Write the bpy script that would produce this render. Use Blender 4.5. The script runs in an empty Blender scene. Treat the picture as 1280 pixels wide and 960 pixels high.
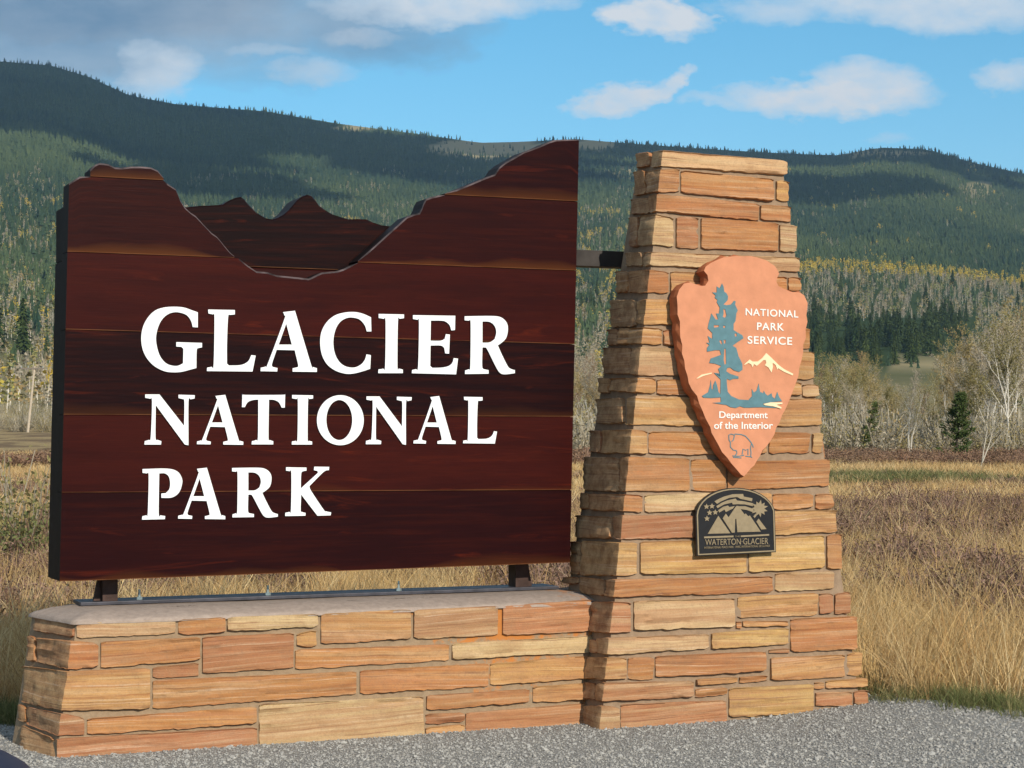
import bpy, bmesh, math, random
import numpy as np
from mathutils import Vector, Matrix, noise
R = math.radians
rng = random.Random(7)
S = bpy.context.scene
COL = S.collection

# ---------------------------------------------------------------- camera
F = 2400.0                      # focal length in photo pixels (1280 wide)
PITCH = math.atan2(60.0, F)
CAM = Vector((0, 0, 1.5))
cd = bpy.data.cameras.new('camera'); cam = bpy.data.objects.new('camera', cd); COL.objects.link(cam)
cd.sensor_width = 36; cd.lens = 36 * F / 1280; cd.clip_start = 0.1; cd.clip_end = 20000
cam.location = CAM; cam.rotation_euler = (R(90) + PITCH, 0, 0)
S.camera = cam
S.render.resolution_x = 1024; S.render.resolution_y = 768
S.view_settings.view_transform = 'Standard'; S.view_settings.look = 'None'
S.view_settings.exposure = 0.0; S.view_settings.gamma = 1
FW = Vector((0, math.cos(PITCH), math.sin(PITCH))); UPC = Vector((0, -math.sin(PITCH), math.cos(PITCH)))

# ---------------------------------------------------------------- sun and sky
SUN_EL = R(29); SUN_AZ = math.atan2(0.4997, -0.8663)       # azimuth from +Y towards +X
sdir = Vector((math.sin(SUN_AZ) * math.cos(SUN_EL), math.cos(SUN_AZ) * math.cos(SUN_EL), math.sin(SUN_EL)))
sl = bpy.data.lights.new('sun', 'SUN'); sl.energy = 4.9; sl.angle = R(0.5); sl.color = (1, .90, .75)
so = bpy.data.objects.new('sun', sl); COL.objects.link(so)
so.rotation_euler = sdir.to_track_quat('Z', 'Y').to_euler()

def nd(nt, t, **kw):
    n = nt.nodes.new(t)
    for k, v in kw.items():
        if k.startswith('i_'):
            n.inputs[int(k[2:])].default_value = v
        else: setattr(n, k, v)
    return n
def lk(nt, a, b): nt.links.new(a, b)
def mth(nt, op, a, b=None, c=None, clamp=False):
    n = nt.nodes.new('ShaderNodeMath'); n.operation = op; n.use_clamp = clamp
    for i, v in enumerate((a, b, c)):
        if v is None: continue
        if isinstance(v, (int, float)): n.inputs[i].default_value = v
        else: nt.links.new(v, n.inputs[i])
    return n.outputs[0]
def mixc(nt, f, a, b, mode='MIX'):
    n = nt.nodes.new('ShaderNodeMix'); n.data_type = 'RGBA'; n.blend_type = mode; n.clamp_factor = True
    for s, v in ((n.inputs[0], f), (n.inputs[6], a), (n.inputs[7], b)):
        if hasattr(v, 'links'): nt.links.new(v, s)
        elif isinstance(v, (int, float)): s.default_value = v
        else: s.default_value = (*v, 1) if len(v) == 3 else v
    return n.outputs[2]
def ramp(nt, f, stops, interp='LINEAR'):
    n = nt.nodes.new('ShaderNodeValToRGB'); n.color_ramp.interpolation = interp
    e = n.color_ramp.elements
    while len(e) < len(stops): e.new(0.5)
    for el, (p, c) in zip(e, stops):
        el.position = p; el.color = (*c, 1) if hasattr(c, '__len__') else (c, c, c, 1)
    if f is not None: nt.links.new(f, n.inputs[0])
    return n.outputs[0]

W = bpy.data.worlds.new("World"); S.world = W; W.use_nodes = True
nt = W.node_tree; nt.nodes.clear()
out = nd(nt, 'ShaderNodeOutputWorld'); bg = nd(nt, 'ShaderNodeBackground'); bg.inputs[1].default_value = 0.1
lk(nt, bg.outputs[0], out.inputs[0])
sky = nd(nt, 'ShaderNodeTexSky'); sky.sky_type = 'NISHITA'; sky.sun_disc = False
sky.sun_elevation = SUN_EL; sky.sun_rotation = SUN_AZ; sky.air_density = 1.0; sky.dust_density = 0.2; sky.ozone_density = 2.5; sky.altitude = 1500
hs = nd(nt, 'ShaderNodeHueSaturation'); hs.inputs[1].default_value = 1.27; hs.inputs[0].default_value = 0.478; hs.inputs[2].default_value = 1.5
lk(nt, sky.outputs[0], hs.inputs[4])
tc = nd(nt, 'ShaderNodeTexCoord'); sx = nd(nt, 'ShaderNodeSeparateXYZ'); lk(nt, tc.outputs['Generated'], sx.inputs[0])
dy = mth(nt, 'MAXIMUM', sx.outputs[1], 0.05)
ca = mth(nt, 'DIVIDE', sx.outputs[0], dy); cb = mth(nt, 'DIVIDE', sx.outputs[2], dy)
cv = nd(nt, 'ShaderNodeCombineXYZ'); lk(nt, ca, cv.inputs[0]); lk(nt, cb, cv.inputs[1])
def wnoise(scale, sy, detail=6, rough=.6, off=0):
    mp = nd(nt, 'ShaderNodeMapping'); mp.inputs['Scale'].default_value = (scale, scale * sy, 1); mp.inputs['Location'].default_value = (off, off, off)
    lk(nt, cv.outputs[0], mp.inputs[0])
    n = nd(nt, 'ShaderNodeTexNoise'); n.inputs['Scale'].default_value = 1; n.inputs['Detail'].default_value = detail; n.inputs['Roughness'].default_value = rough
    lk(nt, mp.outputs[0], n.inputs['Vector']); return n.outputs[0]
n1 = mth(nt, 'SUBTRACT', wnoise(22, 1.8), .5); n2 = mth(nt, 'SUBTRACT', wnoise(22, 1.8, off=7.3), .5); n3 = wnoise(60, 1.7, off=3.1)
n1b = mth(nt, 'SUBTRACT', wnoise(75, 1.6, off=1.7), .5); n2b = mth(nt, 'SUBTRACT', wnoise(75, 1.6, off=5.7), .5)
wa = mth(nt, 'MULTIPLY_ADD', n1b, .022, mth(nt, 'MULTIPLY_ADD', n1, .062, ca)); wb = mth(nt, 'MULTIPLY_ADD', n2b, .010, mth(nt, 'MULTIPLY_ADD', n2, .026, cb))
def blob(px, py, rx, ry, s=1.0, rot=0.0, edge=1.0):
    a0 = (px - 640) / F; b0 = (540 - py) / F
    da = mth(nt, 'SUBTRACT', wa, a0); db = mth(nt, 'SUBTRACT', wb, b0)
    c, sn = math.cos(rot), math.sin(rot)
    u = mth(nt, 'MULTIPLY_ADD', da, c * F / rx, mth(nt, 'MULTIPLY', db, sn * F / rx))
    v = mth(nt, 'MULTIPLY_ADD', da, -sn * F / ry, mth(nt, 'MULTIPLY', db, c * F / ry))
    d = mth(nt, 'ADD', mth(nt, 'MULTIPLY', u, u), mth(nt, 'MULTIPLY', v, v))
    m = mth(nt, 'MULTIPLY', mth(nt, 'SUBTRACT', 1.0, d), edge * 1.0)
    m = mth(nt, 'MULTIPLY_ADD', m, 1.0, 0.0, clamp=True)
    return mth(nt, 'MULTIPLY', m, s)
def mx(l):
    r = l[0]
    for k in l[1:]: r = mth(nt, 'MAXIMUM', r, k)
    return r
white = mx([blob(195, 92, 58, 40, .6), blob(825, 24, 82, 30, .85, -.12, 1.5), blob(775, 118, 75, 26, .75, .12, 1.4), blob(830, 104, 42, 18, .7, .5, 1.4),
            blob(1040, 118, 150, 30, .8, 0.03, 1.3), blob(1090, 100, 85, 36, .7, 0, 1.2), blob(900, 127, 60, 12, .4), blob(1150, 2, 240, 36, .65, -.06, 1.2),
            blob(965, 8, 80, 24, .5), blob(1268, 95, 52, 22, .6), blob(560, 2, 170, 28, .75), blob(450, 40, 70, 14, .3), blob(330, 62, 60, 10, .25), blob(690, 2, 40, 15, .35), blob(1105, 172, 30, 12, .25), blob(390, 88, 60, 22, .4)])
grey = mx([blob(90, -14, 480, 128, 1.0, -.05, 1.25), blob(410, 26, 210, 60, .85, -.1, 1.0), blob(40, 60, 260, 80, .9, 0, 1.2), blob(330, 80, 120, 40, .45)])
# beyond the frame: the same broken cloud goes on
far_n = wnoise(3.2, 2.6, 5, .6, 11.0)
side = mth(nt, 'MULTIPLY', mth(nt, 'SUBTRACT', mth(nt, 'ABSOLUTE', ca), .34), 6.0, clamp=True)
high = mth(nt, 'MULTIPLY', mth(nt, 'SUBTRACT', cb, .26), 8.0, clamp=True)
outm = mth(nt, 'MULTIPLY', mth(nt, 'MAXIMUM', side, high), mth(nt, 'MULTIPLY', mth(nt, 'SUBTRACT', far_n, .40), 5.0, clamp=True))
white = mth(nt, 'MAXIMUM', white, mth(nt, 'MULTIPLY', outm, .85))
wisp = mth(nt, 'MULTIPLY_ADD', n3, 1.2, .55)
white = mth(nt, 'MULTIPLY', white, wisp, clamp=True)
gcol = mixc(nt, mth(nt, 'MULTIPLY_ADD', wnoise(9, 2.2, 6, .6, 2.2), 2.2, -.65, clamp=True), (1.35, 2.35, 3.7), (4.5, 5.2, 6.0))
skyc = mixc(nt, mth(nt, 'MULTIPLY', grey, .92), hs.outputs[0], gcol)
skyc = mixc(nt, white, skyc, (7.8, 8.3, 8.8))
lk(nt, skyc, bg.inputs[0])

# ---------------------------------------------------------------- frames and helpers
U = Vector((.9207, .3904, 0)).normalized(); N = Vector((-.3904, .9207, 0)).normalized(); Z = Vector((0, 0, 1))
TH = math.atan2(U.y, U.x)
def ray(px, py):
    return (Vector((1, 0, 0)) * ((px - 640) / F) + UPC * ((480 - py) / F) + FW)
def unp(px, py, pl):
    p, n = pl; d = ray(px, py)
    return CAM + d * ((p - CAM).dot(n) / d.dot(n))
GROUND = (Vector((0, 0, 0)), Z)

def link(o, parent=None):
    COL.objects.link(o)
    if parent is not None: o.parent = parent
    return o
def tag(o, label=None, cat=None, group=None, kind=None):
    if label: o['label'] = label
    if cat: o['category'] = cat
    if group: o['group'] = group
    if kind: o['kind'] = kind
    return o
def empty(name, loc, rz=0, **kw):
    o = bpy.data.objects.new(name, None); o.empty_display_size = .2; COL.objects.link(o)
    o.location = loc; o.rotation_euler = (0, 0, rz); tag(o, **kw); return o
def wmesh(name, verts, faces, mat, parent=None, origin=None, smooth=False, uvs=None):
    """mesh from world-space verts; object origin given in world space, axes turned like the parent."""
    rz = parent.rotation_euler.z if parent is not None else 0
    if parent is not None and parent.parent is not None: rz = parent.parent.rotation_euler.z
    if origin is None:
        origin = sum((Vector(v) for v in verts), Vector()) / len(verts)
    Rm = Matrix.Rotation(-rz, 3, 'Z')
    me = bpy.data.meshes.new(name)
    me.from_pydata([tuple(Rm @ (Vector(v) - origin)) for v in verts], [], faces)
    if uvs:
        l = me.uv_layers.new(name='UVMap')
        for lp in me.loops: l.data[lp.index].uv = uvs[lp.vertex_index]
    me.update()
    if smooth:
        for p in me.polygons: p.use_smooth = True
    if mat is not None:
        for m in (mat if isinstance(mat, (list, tuple)) else [mat]): me.materials.append(m)
    o = bpy.data.objects.new(name, me)
    if parent is None: o.location = origin
    else:
        if parent.parent is None:
            o.location = Rm @ (origin - parent.location)
        else:
            gp = parent.parent; o.location = (Rm @ (origin - gp.location)) - parent.location
    link(o, parent); return o
def boxv(o, ax, ay, az, x0, x1, y0, y1, z0, z1):
    v = [o + ax * x + ay * y + az * z for z in (z0, z1) for y in (y0, y1) for x in (x0, x1)]
    f = [(0, 2, 3, 1), (4, 5, 7, 6), (0, 1, 5, 4), (2, 6, 7, 3), (0, 4, 6, 2), (1, 3, 7, 5)]
    return v, f
def recalc(o, bevel=0):
    bm = bmesh.new(); bm.from_mesh(o.data)
    if bevel: bmesh.ops.bevel(bm, geom=list(bm.edges), offset=bevel, segments=2, affect='EDGES', profile=.6)
    bmesh.ops.recalc_face_normals(bm, faces=bm.faces); bm.to_mesh(o.data); bm.free(); return o

# ---------------------------------------------------------------- materials
def mat(name):
    m = bpy.data.materials.new(name); m.use_nodes = True; nt = m.node_tree
    return m, nt, nt.nodes['Principled BSDF']
def flat(name, col, rough=.7, metal=0, var=.15, scale=8, bump=0.0, spec=.3):
    m, nt, b = mat(name)
    tc = nd(nt, 'ShaderNodeTexCoord'); n = nd(nt, 'ShaderNodeTexNoise'); n.inputs['Scale'].default_value = scale; n.inputs['Detail'].default_value = 6
    lk(nt, tc.outputs['Object'], n.inputs['Vector'])
    lo = tuple(c * (1 - var) for c in col); hi = tuple(min(1, c * (1 + var)) for c in col)
    lk(nt, ramp(nt, n.outputs[0], [(.3, lo), (.7, hi)]), b.inputs['Base Color'])
    b.inputs['Roughness'].default_value = rough; b.inputs['Metallic'].default_value = metal
    b.inputs['Specular IOR Level'].default_value = spec
    if bump:
        bp = nd(nt, 'ShaderNodeBump'); bp.inputs['Strength'].default_value = .6; bp.inputs['Distance'].default_value = bump
        lk(nt, n.outputs[0], bp.inputs['Height']); lk(nt, bp.outputs[0], b.inputs['Normal'])
    return m
def stone_material():
    m, nt, b = mat('banded_sandstone')
    tc = nd(nt, 'ShaderNodeTexCoord'); oi = nd(nt, 'ShaderNodeObjectInfo')
    off = nd(nt, 'ShaderNodeVectorMath', operation='MULTIPLY_ADD')
    cmb = nd(nt, 'ShaderNodeCombineXYZ')
    r = mth(nt, 'MULTIPLY', oi.outputs['Random'], 37.0)
    for i in range(3): lk(nt, r, cmb.inputs[i])
    # gentle waviness of the bedding
    wn = nd(nt, 'ShaderNodeTexNoise'); wn.inputs['Scale'].default_value = 3.0; wn.inputs['Detail'].default_value = 3
    add = nd(nt, 'ShaderNodeVectorMath', operation='ADD'); lk(nt, tc.outputs['Object'], add.inputs[0]); lk(nt, cmb.outputs[0], add.inputs[1])
    lk(nt, add.outputs[0], wn.inputs['Vector'])
    sp = nd(nt, 'ShaderNodeSeparateXYZ'); lk(nt, add.outputs[0], sp.inputs[0])
    tilt = mth(nt, 'MULTIPLY', mth(nt, 'SUBTRACT', oi.outputs['Random'], .5), .10)
    zz = mth(nt, 'ADD', mth(nt, 'MULTIPLY_ADD', mth(nt, 'SUBTRACT', wn.outputs[0], .5), .022, sp.outputs[2]), mth(nt, 'MULTIPLY', sp.outputs[0], tilt))
    def band(scale, sxy, detail, rough):
        c = nd(nt, 'ShaderNodeCombineXYZ')
        lk(nt, mth(nt, 'MULTIPLY', sp.outputs[0], sxy), c.inputs[0]); lk(nt, mth(nt, 'MULTIPLY', sp.outputs[1], sxy), c.inputs[1]); lk(nt, mth(nt, 'MULTIPLY', zz, scale), c.inputs[2])
        n = nd(nt, 'ShaderNodeTexNoise'); n.inputs['Scale'].default_value = 1; n.inputs['Detail'].default_value = detail; n.inputs['Roughness'].default_value = rough
        lk(nt, c.outputs[0], n.inputs['Vector']); return n.outputs[0]
    b1 = band(19, .7, 4, .6); b2 = band(52, 1.2, 6, .7); b3 = band(260, 5.0, 3, .6)
    base = oi.outputs['Color']
    dark = mixc(nt, 1, base, (.60, .42, .36), 'MULTIPLY')
    lite = mixc(nt, .45, base, (.72, .56, .36))
    redd = mixc(nt, .45, base, (.40, .165, .075))
    c1 = mixc(nt, ramp(nt, b1, [(.46, 0), (.58, 1)]), base, redd)
    c1 = mixc(nt, ramp(nt, b1, [(.34, .75), (.45, 0)]), c1, mixc(nt, .55, base, (.62, .46, .25)))
    c2 = mixc(nt, ramp(nt, b2, [(.50, 0), (.70, .8)]), c1, lite)
    c3 = mixc(nt, ramp(nt, b2, [(.33, .75), (.44, 0)]), c2, dark)
    c4 = mixc(nt, ramp(nt, b3, [(.35, .22), (.6, 0)]), c3, dark)
    # broken ends: blotchy brown weathering plus painted warm bounce light on sideways faces
    geo = nd(nt, 'ShaderNodeNewGeometry'); blot = nd(nt, 'ShaderNodeTexNoise'); blot.inputs['Scale'].default_value = 14; blot.inputs['Detail'].default_value = 8; blot.inputs['Roughness'].default_value = .7
    lk(nt, add.outputs[0], blot.inputs['Vector'])
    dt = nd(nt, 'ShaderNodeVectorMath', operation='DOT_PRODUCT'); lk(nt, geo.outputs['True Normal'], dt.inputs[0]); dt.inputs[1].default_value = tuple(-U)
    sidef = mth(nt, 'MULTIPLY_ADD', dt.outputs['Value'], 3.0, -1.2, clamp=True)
    wea_bounce = mixc(nt, ramp(nt, blot.outputs[0], [(.35, 0), (.6, 1)]), (.24, .12, .05), (.62, .40, .20))
    c5 = mixc(nt, mth(nt, 'MULTIPLY', sidef, .6), c4, wea_bounce)
    c6 = mixc(nt, ramp(nt, blot.outputs[0], [(.3, .28), (.5, 0)]), c5, (.28, .17, .10))
    fl = nd(nt, 'ShaderNodeTexNoise'); fl.inputs['Scale'].default_value = 90; fl.inputs['Detail'].default_value = 5; fl.inputs['Roughness'].default_value = .8
    lk(nt, add.outputs[0], fl.inputs['Vector'])
    stn = nd(nt, 'ShaderNodeTexNoise'); stn.inputs['Scale'].default_value = 5; stn.inputs['Detail'].default_value = 6; stn.inputs['Roughness'].default_value = .65
    lk(nt, add.outputs[0], stn.inputs['Vector'])
    b4 = band(150, .8, 2, .5)
    c6 = mixc(nt, mth(nt, 'MULTIPLY', ramp(nt, b4, [(.60, 0), (.68, .45)]), ramp(nt, stn.outputs[0], [(.40, 0), (.55, 1)])), c6, (.72, .54, .38))
    c6 = mixc(nt, mth(nt, 'MULTIPLY', ramp(nt, b4, [(.34, .7), (.40, 0)]), ramp(nt, stn.outputs[0], [(.45, 1), (.6, .1)])), c6, (.20, .085, .045))
    c6 = mixc(nt, ramp(nt, stn.outputs[0], [(.32, .45), (.50, 0)]), c6, (.40, .22, .10))
    c6 = mixc(nt, ramp(nt, fl.outputs[0], [(.34, .35), (.5, 0)]), c6, (.24, .15, .09))
    c6 = mixc(nt, ramp(nt, fl.outputs[0], [(.6, 0), (.72, .3)]), c6, (.66, .52, .38))
    hs_ = nd(nt, 'ShaderNodeHueSaturation'); hs_.inputs[1].default_value = .97; hs_.inputs[2].default_value = .90; hs_.inputs[0].default_value = .498; lk(nt, c6, hs_.inputs[4]); c6 = hs_.outputs[0]
    lk(nt, c6, b.inputs['Base Color']); b.inputs['Roughness'].default_value = .85; b.inputs['Specular IOR Level'].default_value = .2
    h = mth(nt, 'ADD', mth(nt, 'MULTIPLY', b2, .5), mth(nt, 'ADD', mth(nt, 'MULTIPLY', b3, .25), mth(nt, 'MULTIPLY_ADD', fl.outputs[0], .25, mth(nt, 'MULTIPLY', blot.outputs[0], .8))))
    bp = nd(nt, 'ShaderNodeBump'); bp.inputs['Strength'].default_value = .8; bp.inputs['Distance'].default_value = .007
    lk(nt, h, bp.inputs['Height']); lk(nt, bp.outputs[0], b.inputs['Normal'])
    return m
STONE = stone_material()
def mortar_material(name, col, lichen):
    m, nt, b = mat(name); tc = nd(nt, 'ShaderNodeTexCoord')
    n = nd(nt, 'ShaderNodeTexNoise'); n.inputs['Scale'].default_value = 30; n.inputs['Detail'].default_value = 8; n.inputs['Roughness'].default_value = .7
    lk(nt, tc.outputs['Object'], n.inputs['Vector'])
    c = ramp(nt, n.outputs[0], [(.3, tuple(k * .8 for k in col)), (.7, tuple(k * 1.15 for k in col))])
    if lichen:
        l = nd(nt, 'ShaderNodeTexNoise'); l.inputs['Scale'].default_value = 9; l.inputs['Detail'].default_value = 7; l.inputs['Roughness'].default_value = .7
        lk(nt, tc.outputs['Object'], l.inputs['Vector'])
        sp = nd(nt, 'ShaderNodeSeparateXYZ'); lk(nt, tc.outputs['Object'], sp.inputs[0])
        g = mth(nt, 'MULTIPLY', mth(nt, 'SUBTRACT', sp.outputs[0], lichen[0]), lichen[1])
        g = mth(nt, 'MINIMUM', mth(nt, 'MAXIMUM', g, -.14), .085)
        hz = mth(nt, 'MULTIPLY', mth(nt, 'SUBTRACT', sp.outputs[2], .02), .35)
        f = ramp(nt, mth(nt, 'ADD', mth(nt, 'ADD', l.outputs[0], g), hz), [(.58, 0), (.68, .8)])
        c = mixc(nt, f, c, (.52, .18, .03))
    lk(nt, c, b.inputs['Base Color']); b.inputs['Roughness'].default_value = .95; b.inputs['Specular IOR Level'].default_value = .1
    bp = nd(nt, 'ShaderNodeBump'); bp.inputs['Strength'].default_value = .7; bp.inputs['Distance'].default_value = .006
    lk(nt, n.outputs[0], bp.inputs['Height']); lk(nt, bp.outputs[0], b.inputs['Normal'])
    return m
MORTAR_P = mortar_material('mortar_pillar', (.30, .215, .145), None)
MORTAR_W = mortar_material('mortar_wall', (.31, .225, .145), (.75, .30))
CAPM = mortar_material('cap_cement', (.35, .28, .235), (1.32, 1.2))
def plank_material():
    m, nt, b = mat('stained_redwood'); tc = nd(nt, 'ShaderNodeTexCoord'); oi = nd(nt, 'ShaderNodeObjectInfo')
    uv = nd(nt, 'ShaderNodeUVMap'); uv.uv_map = 'UVMap'
    su = nd(nt, 'ShaderNodeSeparateXYZ'); lk(nt, uv.outputs[0], su.inputs[0])
    r = mth(nt, 'MULTIPLY', oi.outputs['Random'], 50.0)
    def grain(sxx, szz, d=6, dist=0.0, rough=.6):
        c = nd(nt, 'ShaderNodeCombineXYZ'); lk(nt, mth(nt, 'MULTIPLY_ADD', su.outputs[0], sxx, r), c.inputs[0]); lk(nt, mth(nt, 'MULTIPLY_ADD', su.outputs[1], szz, r), c.inputs[2])
        n = nd(nt, 'ShaderNodeTexNoise'); n.inputs['Scale'].default_value = 1; n.inputs['Detail'].default_value = d; n.inputs['Distortion'].default_value = dist; n.inputs['Roughness'].default_value = rough
        lk(nt, c.outputs[0], n.inputs['Vector']); return n.outputs[0]
    g1 = grain(.9, 2.2, 4, .6); g2 = grain(1.6, 14, 6, .3); g3 = grain(6, 70, 3, 0)
    base = oi.outputs['Color']
    c = mixc(nt, ramp(nt, g1, [(.35, .40), (.55, 0)]), base, (.010, .003, .004))
    c = mixc(nt, ramp(nt, g2, [(.45, 0), (.72, .28)]), c, (.075, .012, .005))
    c = mixc(nt, ramp(nt, g3, [(.4, .22), (.6, 0)]), c, (.006, .0025, .003))
    # a few honey coloured figure streaks
    c = mixc(nt, ramp(nt, grain(1.3, 5, 5, 1.6), [(.60, 0), (.74, .38)]), c, (.13, .018, .006))
    # sapwood along the lower edge of each plank, broken and fading
    edge = mth(nt, 'SUBTRACT', 1.0, mth(nt, 'DIVIDE', su.outputs[1], mth(nt, 'MAXIMUM', mth(nt, 'MULTIPLY_ADD', grain(1.0, .1, 2), .9, -.36), .006)))
    e1 = mth(nt, 'MULTIPLY', edge, 1.0, clamp=True)
    c = mixc(nt, mth(nt, 'MULTIPLY', e1, mth(nt, 'MULTIPLY', oi.outputs['Random'], .75)), c, (.11, .036, .009))
    thin = ramp(nt, su.outputs[1], [(.004, .75), (.011, 0)])
    c = mixc(nt, mth(nt, 'MULTIPLY', thin, ramp(nt, grain(5, .1, 4), [(.35, .25), (.6, 1)])), c, (.20, .085, .035))
    lk(nt, c, b.inputs['Base Color'])
    b.inputs['Roughness'].default_value = .36; b.inputs['Specular IOR Level'].default_value = .06
    bp = nd(nt, 'ShaderNodeBump'); bp.inputs['Strength'].default_value = .25; bp.inputs['Distance'].default_value = .002
    lk(nt, g3, bp.inputs['Height']); lk(nt, bp.outputs[0], b.inputs['Normal'])
    return m
PLANK = plank_material()
EDGE = flat('board_edge_wood', (.010, .007, .008), .6, 0, .4, 20, 0.0, .08)
WHITE = flat('white_letter_enamel', (.86, .88, .90), .35, 0, .02, 5)
NAVY = flat('letter_side_blue', (.02, .02, .10), .5, 0, .1, 5)
STEEL = flat('weathered_brown_steel', (.075, .045, .038), .55, .4, .35, 14, .001)
RAILM = flat('painted_grey_steel', (.07, .07, .085), .5, .5, .3, 14, .001)
BEAMM = flat('dark_bracket_steel', (.045, .04, .038), .55, .4, .4, 9, .001)
GALV = flat('galvanised_steel', (.55, .66, .66), .4, .8, .2, 40)

# ---------------------------------------------------------------- terrain
RIDGE = [(-1500, 210), (-900, 150), (-400, 112), (-120, 94), (0, 90), (60, 92), (110, 105), (160, 126), (220, 135), (330, 140), (420, 154), (520, 166), (600, 177), (650, 176), (720, 173), (800, 180), (900, 188), (1000, 195), (1050, 198), (1100, 190), (1160, 194), (1220, 213), (1280, 227), (1500, 265), (1900, 300), (3000, 330)]
RX = [a for a, b in RIDGE]; RY = [b for a, b in RIDGE]
FR = [(0, 0), (250, 0), (400, .09), (700, .22), (1200, .42), (2000, .68), (3000, .92), (3600, 1.0)]
FX = [a for a, b in FR]; FY = [b for a, b in FR]
def ridge_y(px): return float(np.interp(px, RX, RY))
def t_height(x, y):
    r = math.hypot(x, y)
    px = 640 + F * x / max(y, .25 * r + 1e-6) if y > -0.2 * r else (3000 if x > 0 else -1500)
    px = max(-1500, min(3000, px))
    ry = ridge_y(px)
    if r <= 250:
        t = max(0, min(1, (r - 110) / 140)); t = t * t * (3 - 2 * t)
        z = t * 1.5
        amp = 0.10 * max(0, min(1, (r - 14) / 25))
        z += amp * noise.noise(Vector((x * .11, y * .07, 3.0))) * 1.2
        # low bank on the right behind the meadow
        z += max(0, .06 * max(0, min(1, (x - 1.2) / 1.0)) * max(0, min(1, (12.5 - abs(r - 11)) / 2.5))) if r < 14 else .06 * max(0, min(1, (x - 1.2)))
        return z
    f = float(np.interp(r, FX, FY))
    if r > 3600: f = 1.0
    yy = 540 - (540 - ry) * f
    z = 1.5 + (540 - yy) / F * min(r, 3600)
    if r > 3600: z = z - min((r - 3600) * .35, z - 60)
    z += .06 * max(0, min(1, (x - 1.2)))
    k = max(0, min(1, (r - 400) / 1200))
    z += k * 16 * noise.noise(Vector((x * .0032, y * .0016, 9))) * (1 - .8 * max(0, min(1, (r - 2700) / 900)))
    return z
def row_y(x, y, z): return 540 - F * (z - 1.5) / y
RS = sorted(set([2.5, 5, 7, 8, 9, 10, 11, 12, 13, 14, 16, 18, 20, 23, 26, 30, 34, 40, 46, 54, 64, 76, 90, 105, 120, 140, 160, 185, 215, 250, 290, 340, 400, 460, 530, 610, 700, 800, 920, 1050, 1200, 1350, 1500, 1700, 1900, 2100, 2300, 2500, 2700, 2900, 3050, 3200, 3320, 3420, 3500, 3560, 3600, 3680, 3800, 4200, 5000, 6500]))
AZ = []
a = -180.0
while a < 180:
    AZ.append(a); a += .35 if abs(a + .1) < 24 else 3.0
tv = [(0, 0, 0)]; tf = []
for r in RS:
    for a in AZ:
        x = r * math.sin(R(a)); y = r * math.cos(R(a)); tv.append((x, y, t_height(x, y)))
na = len(AZ)
for j in range(na): tf.append((0, 1 + j, 1 + (j + 1) % na))
for i in range(len(RS) - 1):
    for j in range(na):
        a0 = 1 + i * na + j; a1 = 1 + i * na + (j + 1) % na
        tf.append((a0, a0 + na, a1 + na, a1))
def ground_material():
    m, nt, b = mat('meadow_and_hillside'); tc = nd(nt, 'ShaderNodeTexCoord'); P = tc.outputs['Object']
    def nz(s, d=6, rgh=.6, sc=None, off=0):
        n = nd(nt, 'ShaderNodeTexNoise'); n.inputs['Scale'].default_value = s; n.inputs['Detail'].default_value = d; n.inputs['Roughness'].default_value = rgh
        mp = nd(nt, 'ShaderNodeMapping'); mp.inputs['Location'].default_value = (off, off, 0)
        if sc: mp.inputs['Scale'].default_value = sc
        lk(nt, P, mp.inputs[0]); lk(nt, mp.outputs[0], n.inputs['Vector']); return n.outputs[0]
    straw = mixc(nt, nz(3, 8, .7), (.30, .22, .115), (.44, .34, .19))
    brown = mixc(nt, nz(2, 8, .7, off=4), (.10, .065, .05), (.20, .14, .10))
    c = mixc(nt, ramp(nt, nz(.16, 5, .65, (1, .45, 1)), [(.46, 0), (.56, .8)]), straw, brown)
    c = mixc(nt, ramp(nt, nz(9, 5, .7), [(.35, .5), (.6, 0)]), c, (.10, .08, .05))
    sp = nd(nt, 'ShaderNodeSeparateXYZ'); lk(nt, P, sp.inputs[0])
    L = nd(nt, 'ShaderNodeVectorMath', operation='LENGTH'); lk(nt, P, L.inputs[0])
    far = ramp(nt, mth(nt, 'DIVIDE', L.outputs['Value'], 1000.0), [(.25, 0), (.32, 1)])
    brush = mixc(nt, nz(.08, 8, .7), (.17, .155, .08), (.32, .27, .16))
    c = mixc(nt, far, c, brush)
    fars = ramp(nt, mth(nt, 'DIVIDE', L.outputs['Value'], 2000.0), [(.25, 0), (.4, 1)])
    hill = mixc(nt, nz(.02, 8, .7), (.022, .040, .018), (.06, .085, .035))
    hill = mixc(nt, ramp(nt, nz(.0035, 4, .6, off=2), [(.70, 0), (.76, .9)]), hill, (.20, .15, .09))
    c = mixc(nt, fars, c, hill)
    ca_ = nd(nt, 'ShaderNodeAttribute'); ca_.attribute_name = 'clear'
    c = mixc(nt, ca_.outputs['Fac'], c, (.30, .25, .14))
    lk(nt, c, b.inputs['Base Color']); b.inputs['Roughness'].default_value = 1; b.inputs['Specular IOR Level'].default_value = 0
    bp = nd(nt, 'ShaderNodeBump'); bp.inputs['Strength'].default_value = .7; bp.inputs['Distance'].default_value = .06
    lk(nt, nz(12, 6, .7), bp.inputs['Height']); lk(nt, bp.outputs[0], b.inputs['Normal'])
    return m
g = wmesh('ground', tv, tf, ground_material(), origin=Vector((0, 0, 0)), smooth=True); tag(g, kind='structure')
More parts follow.
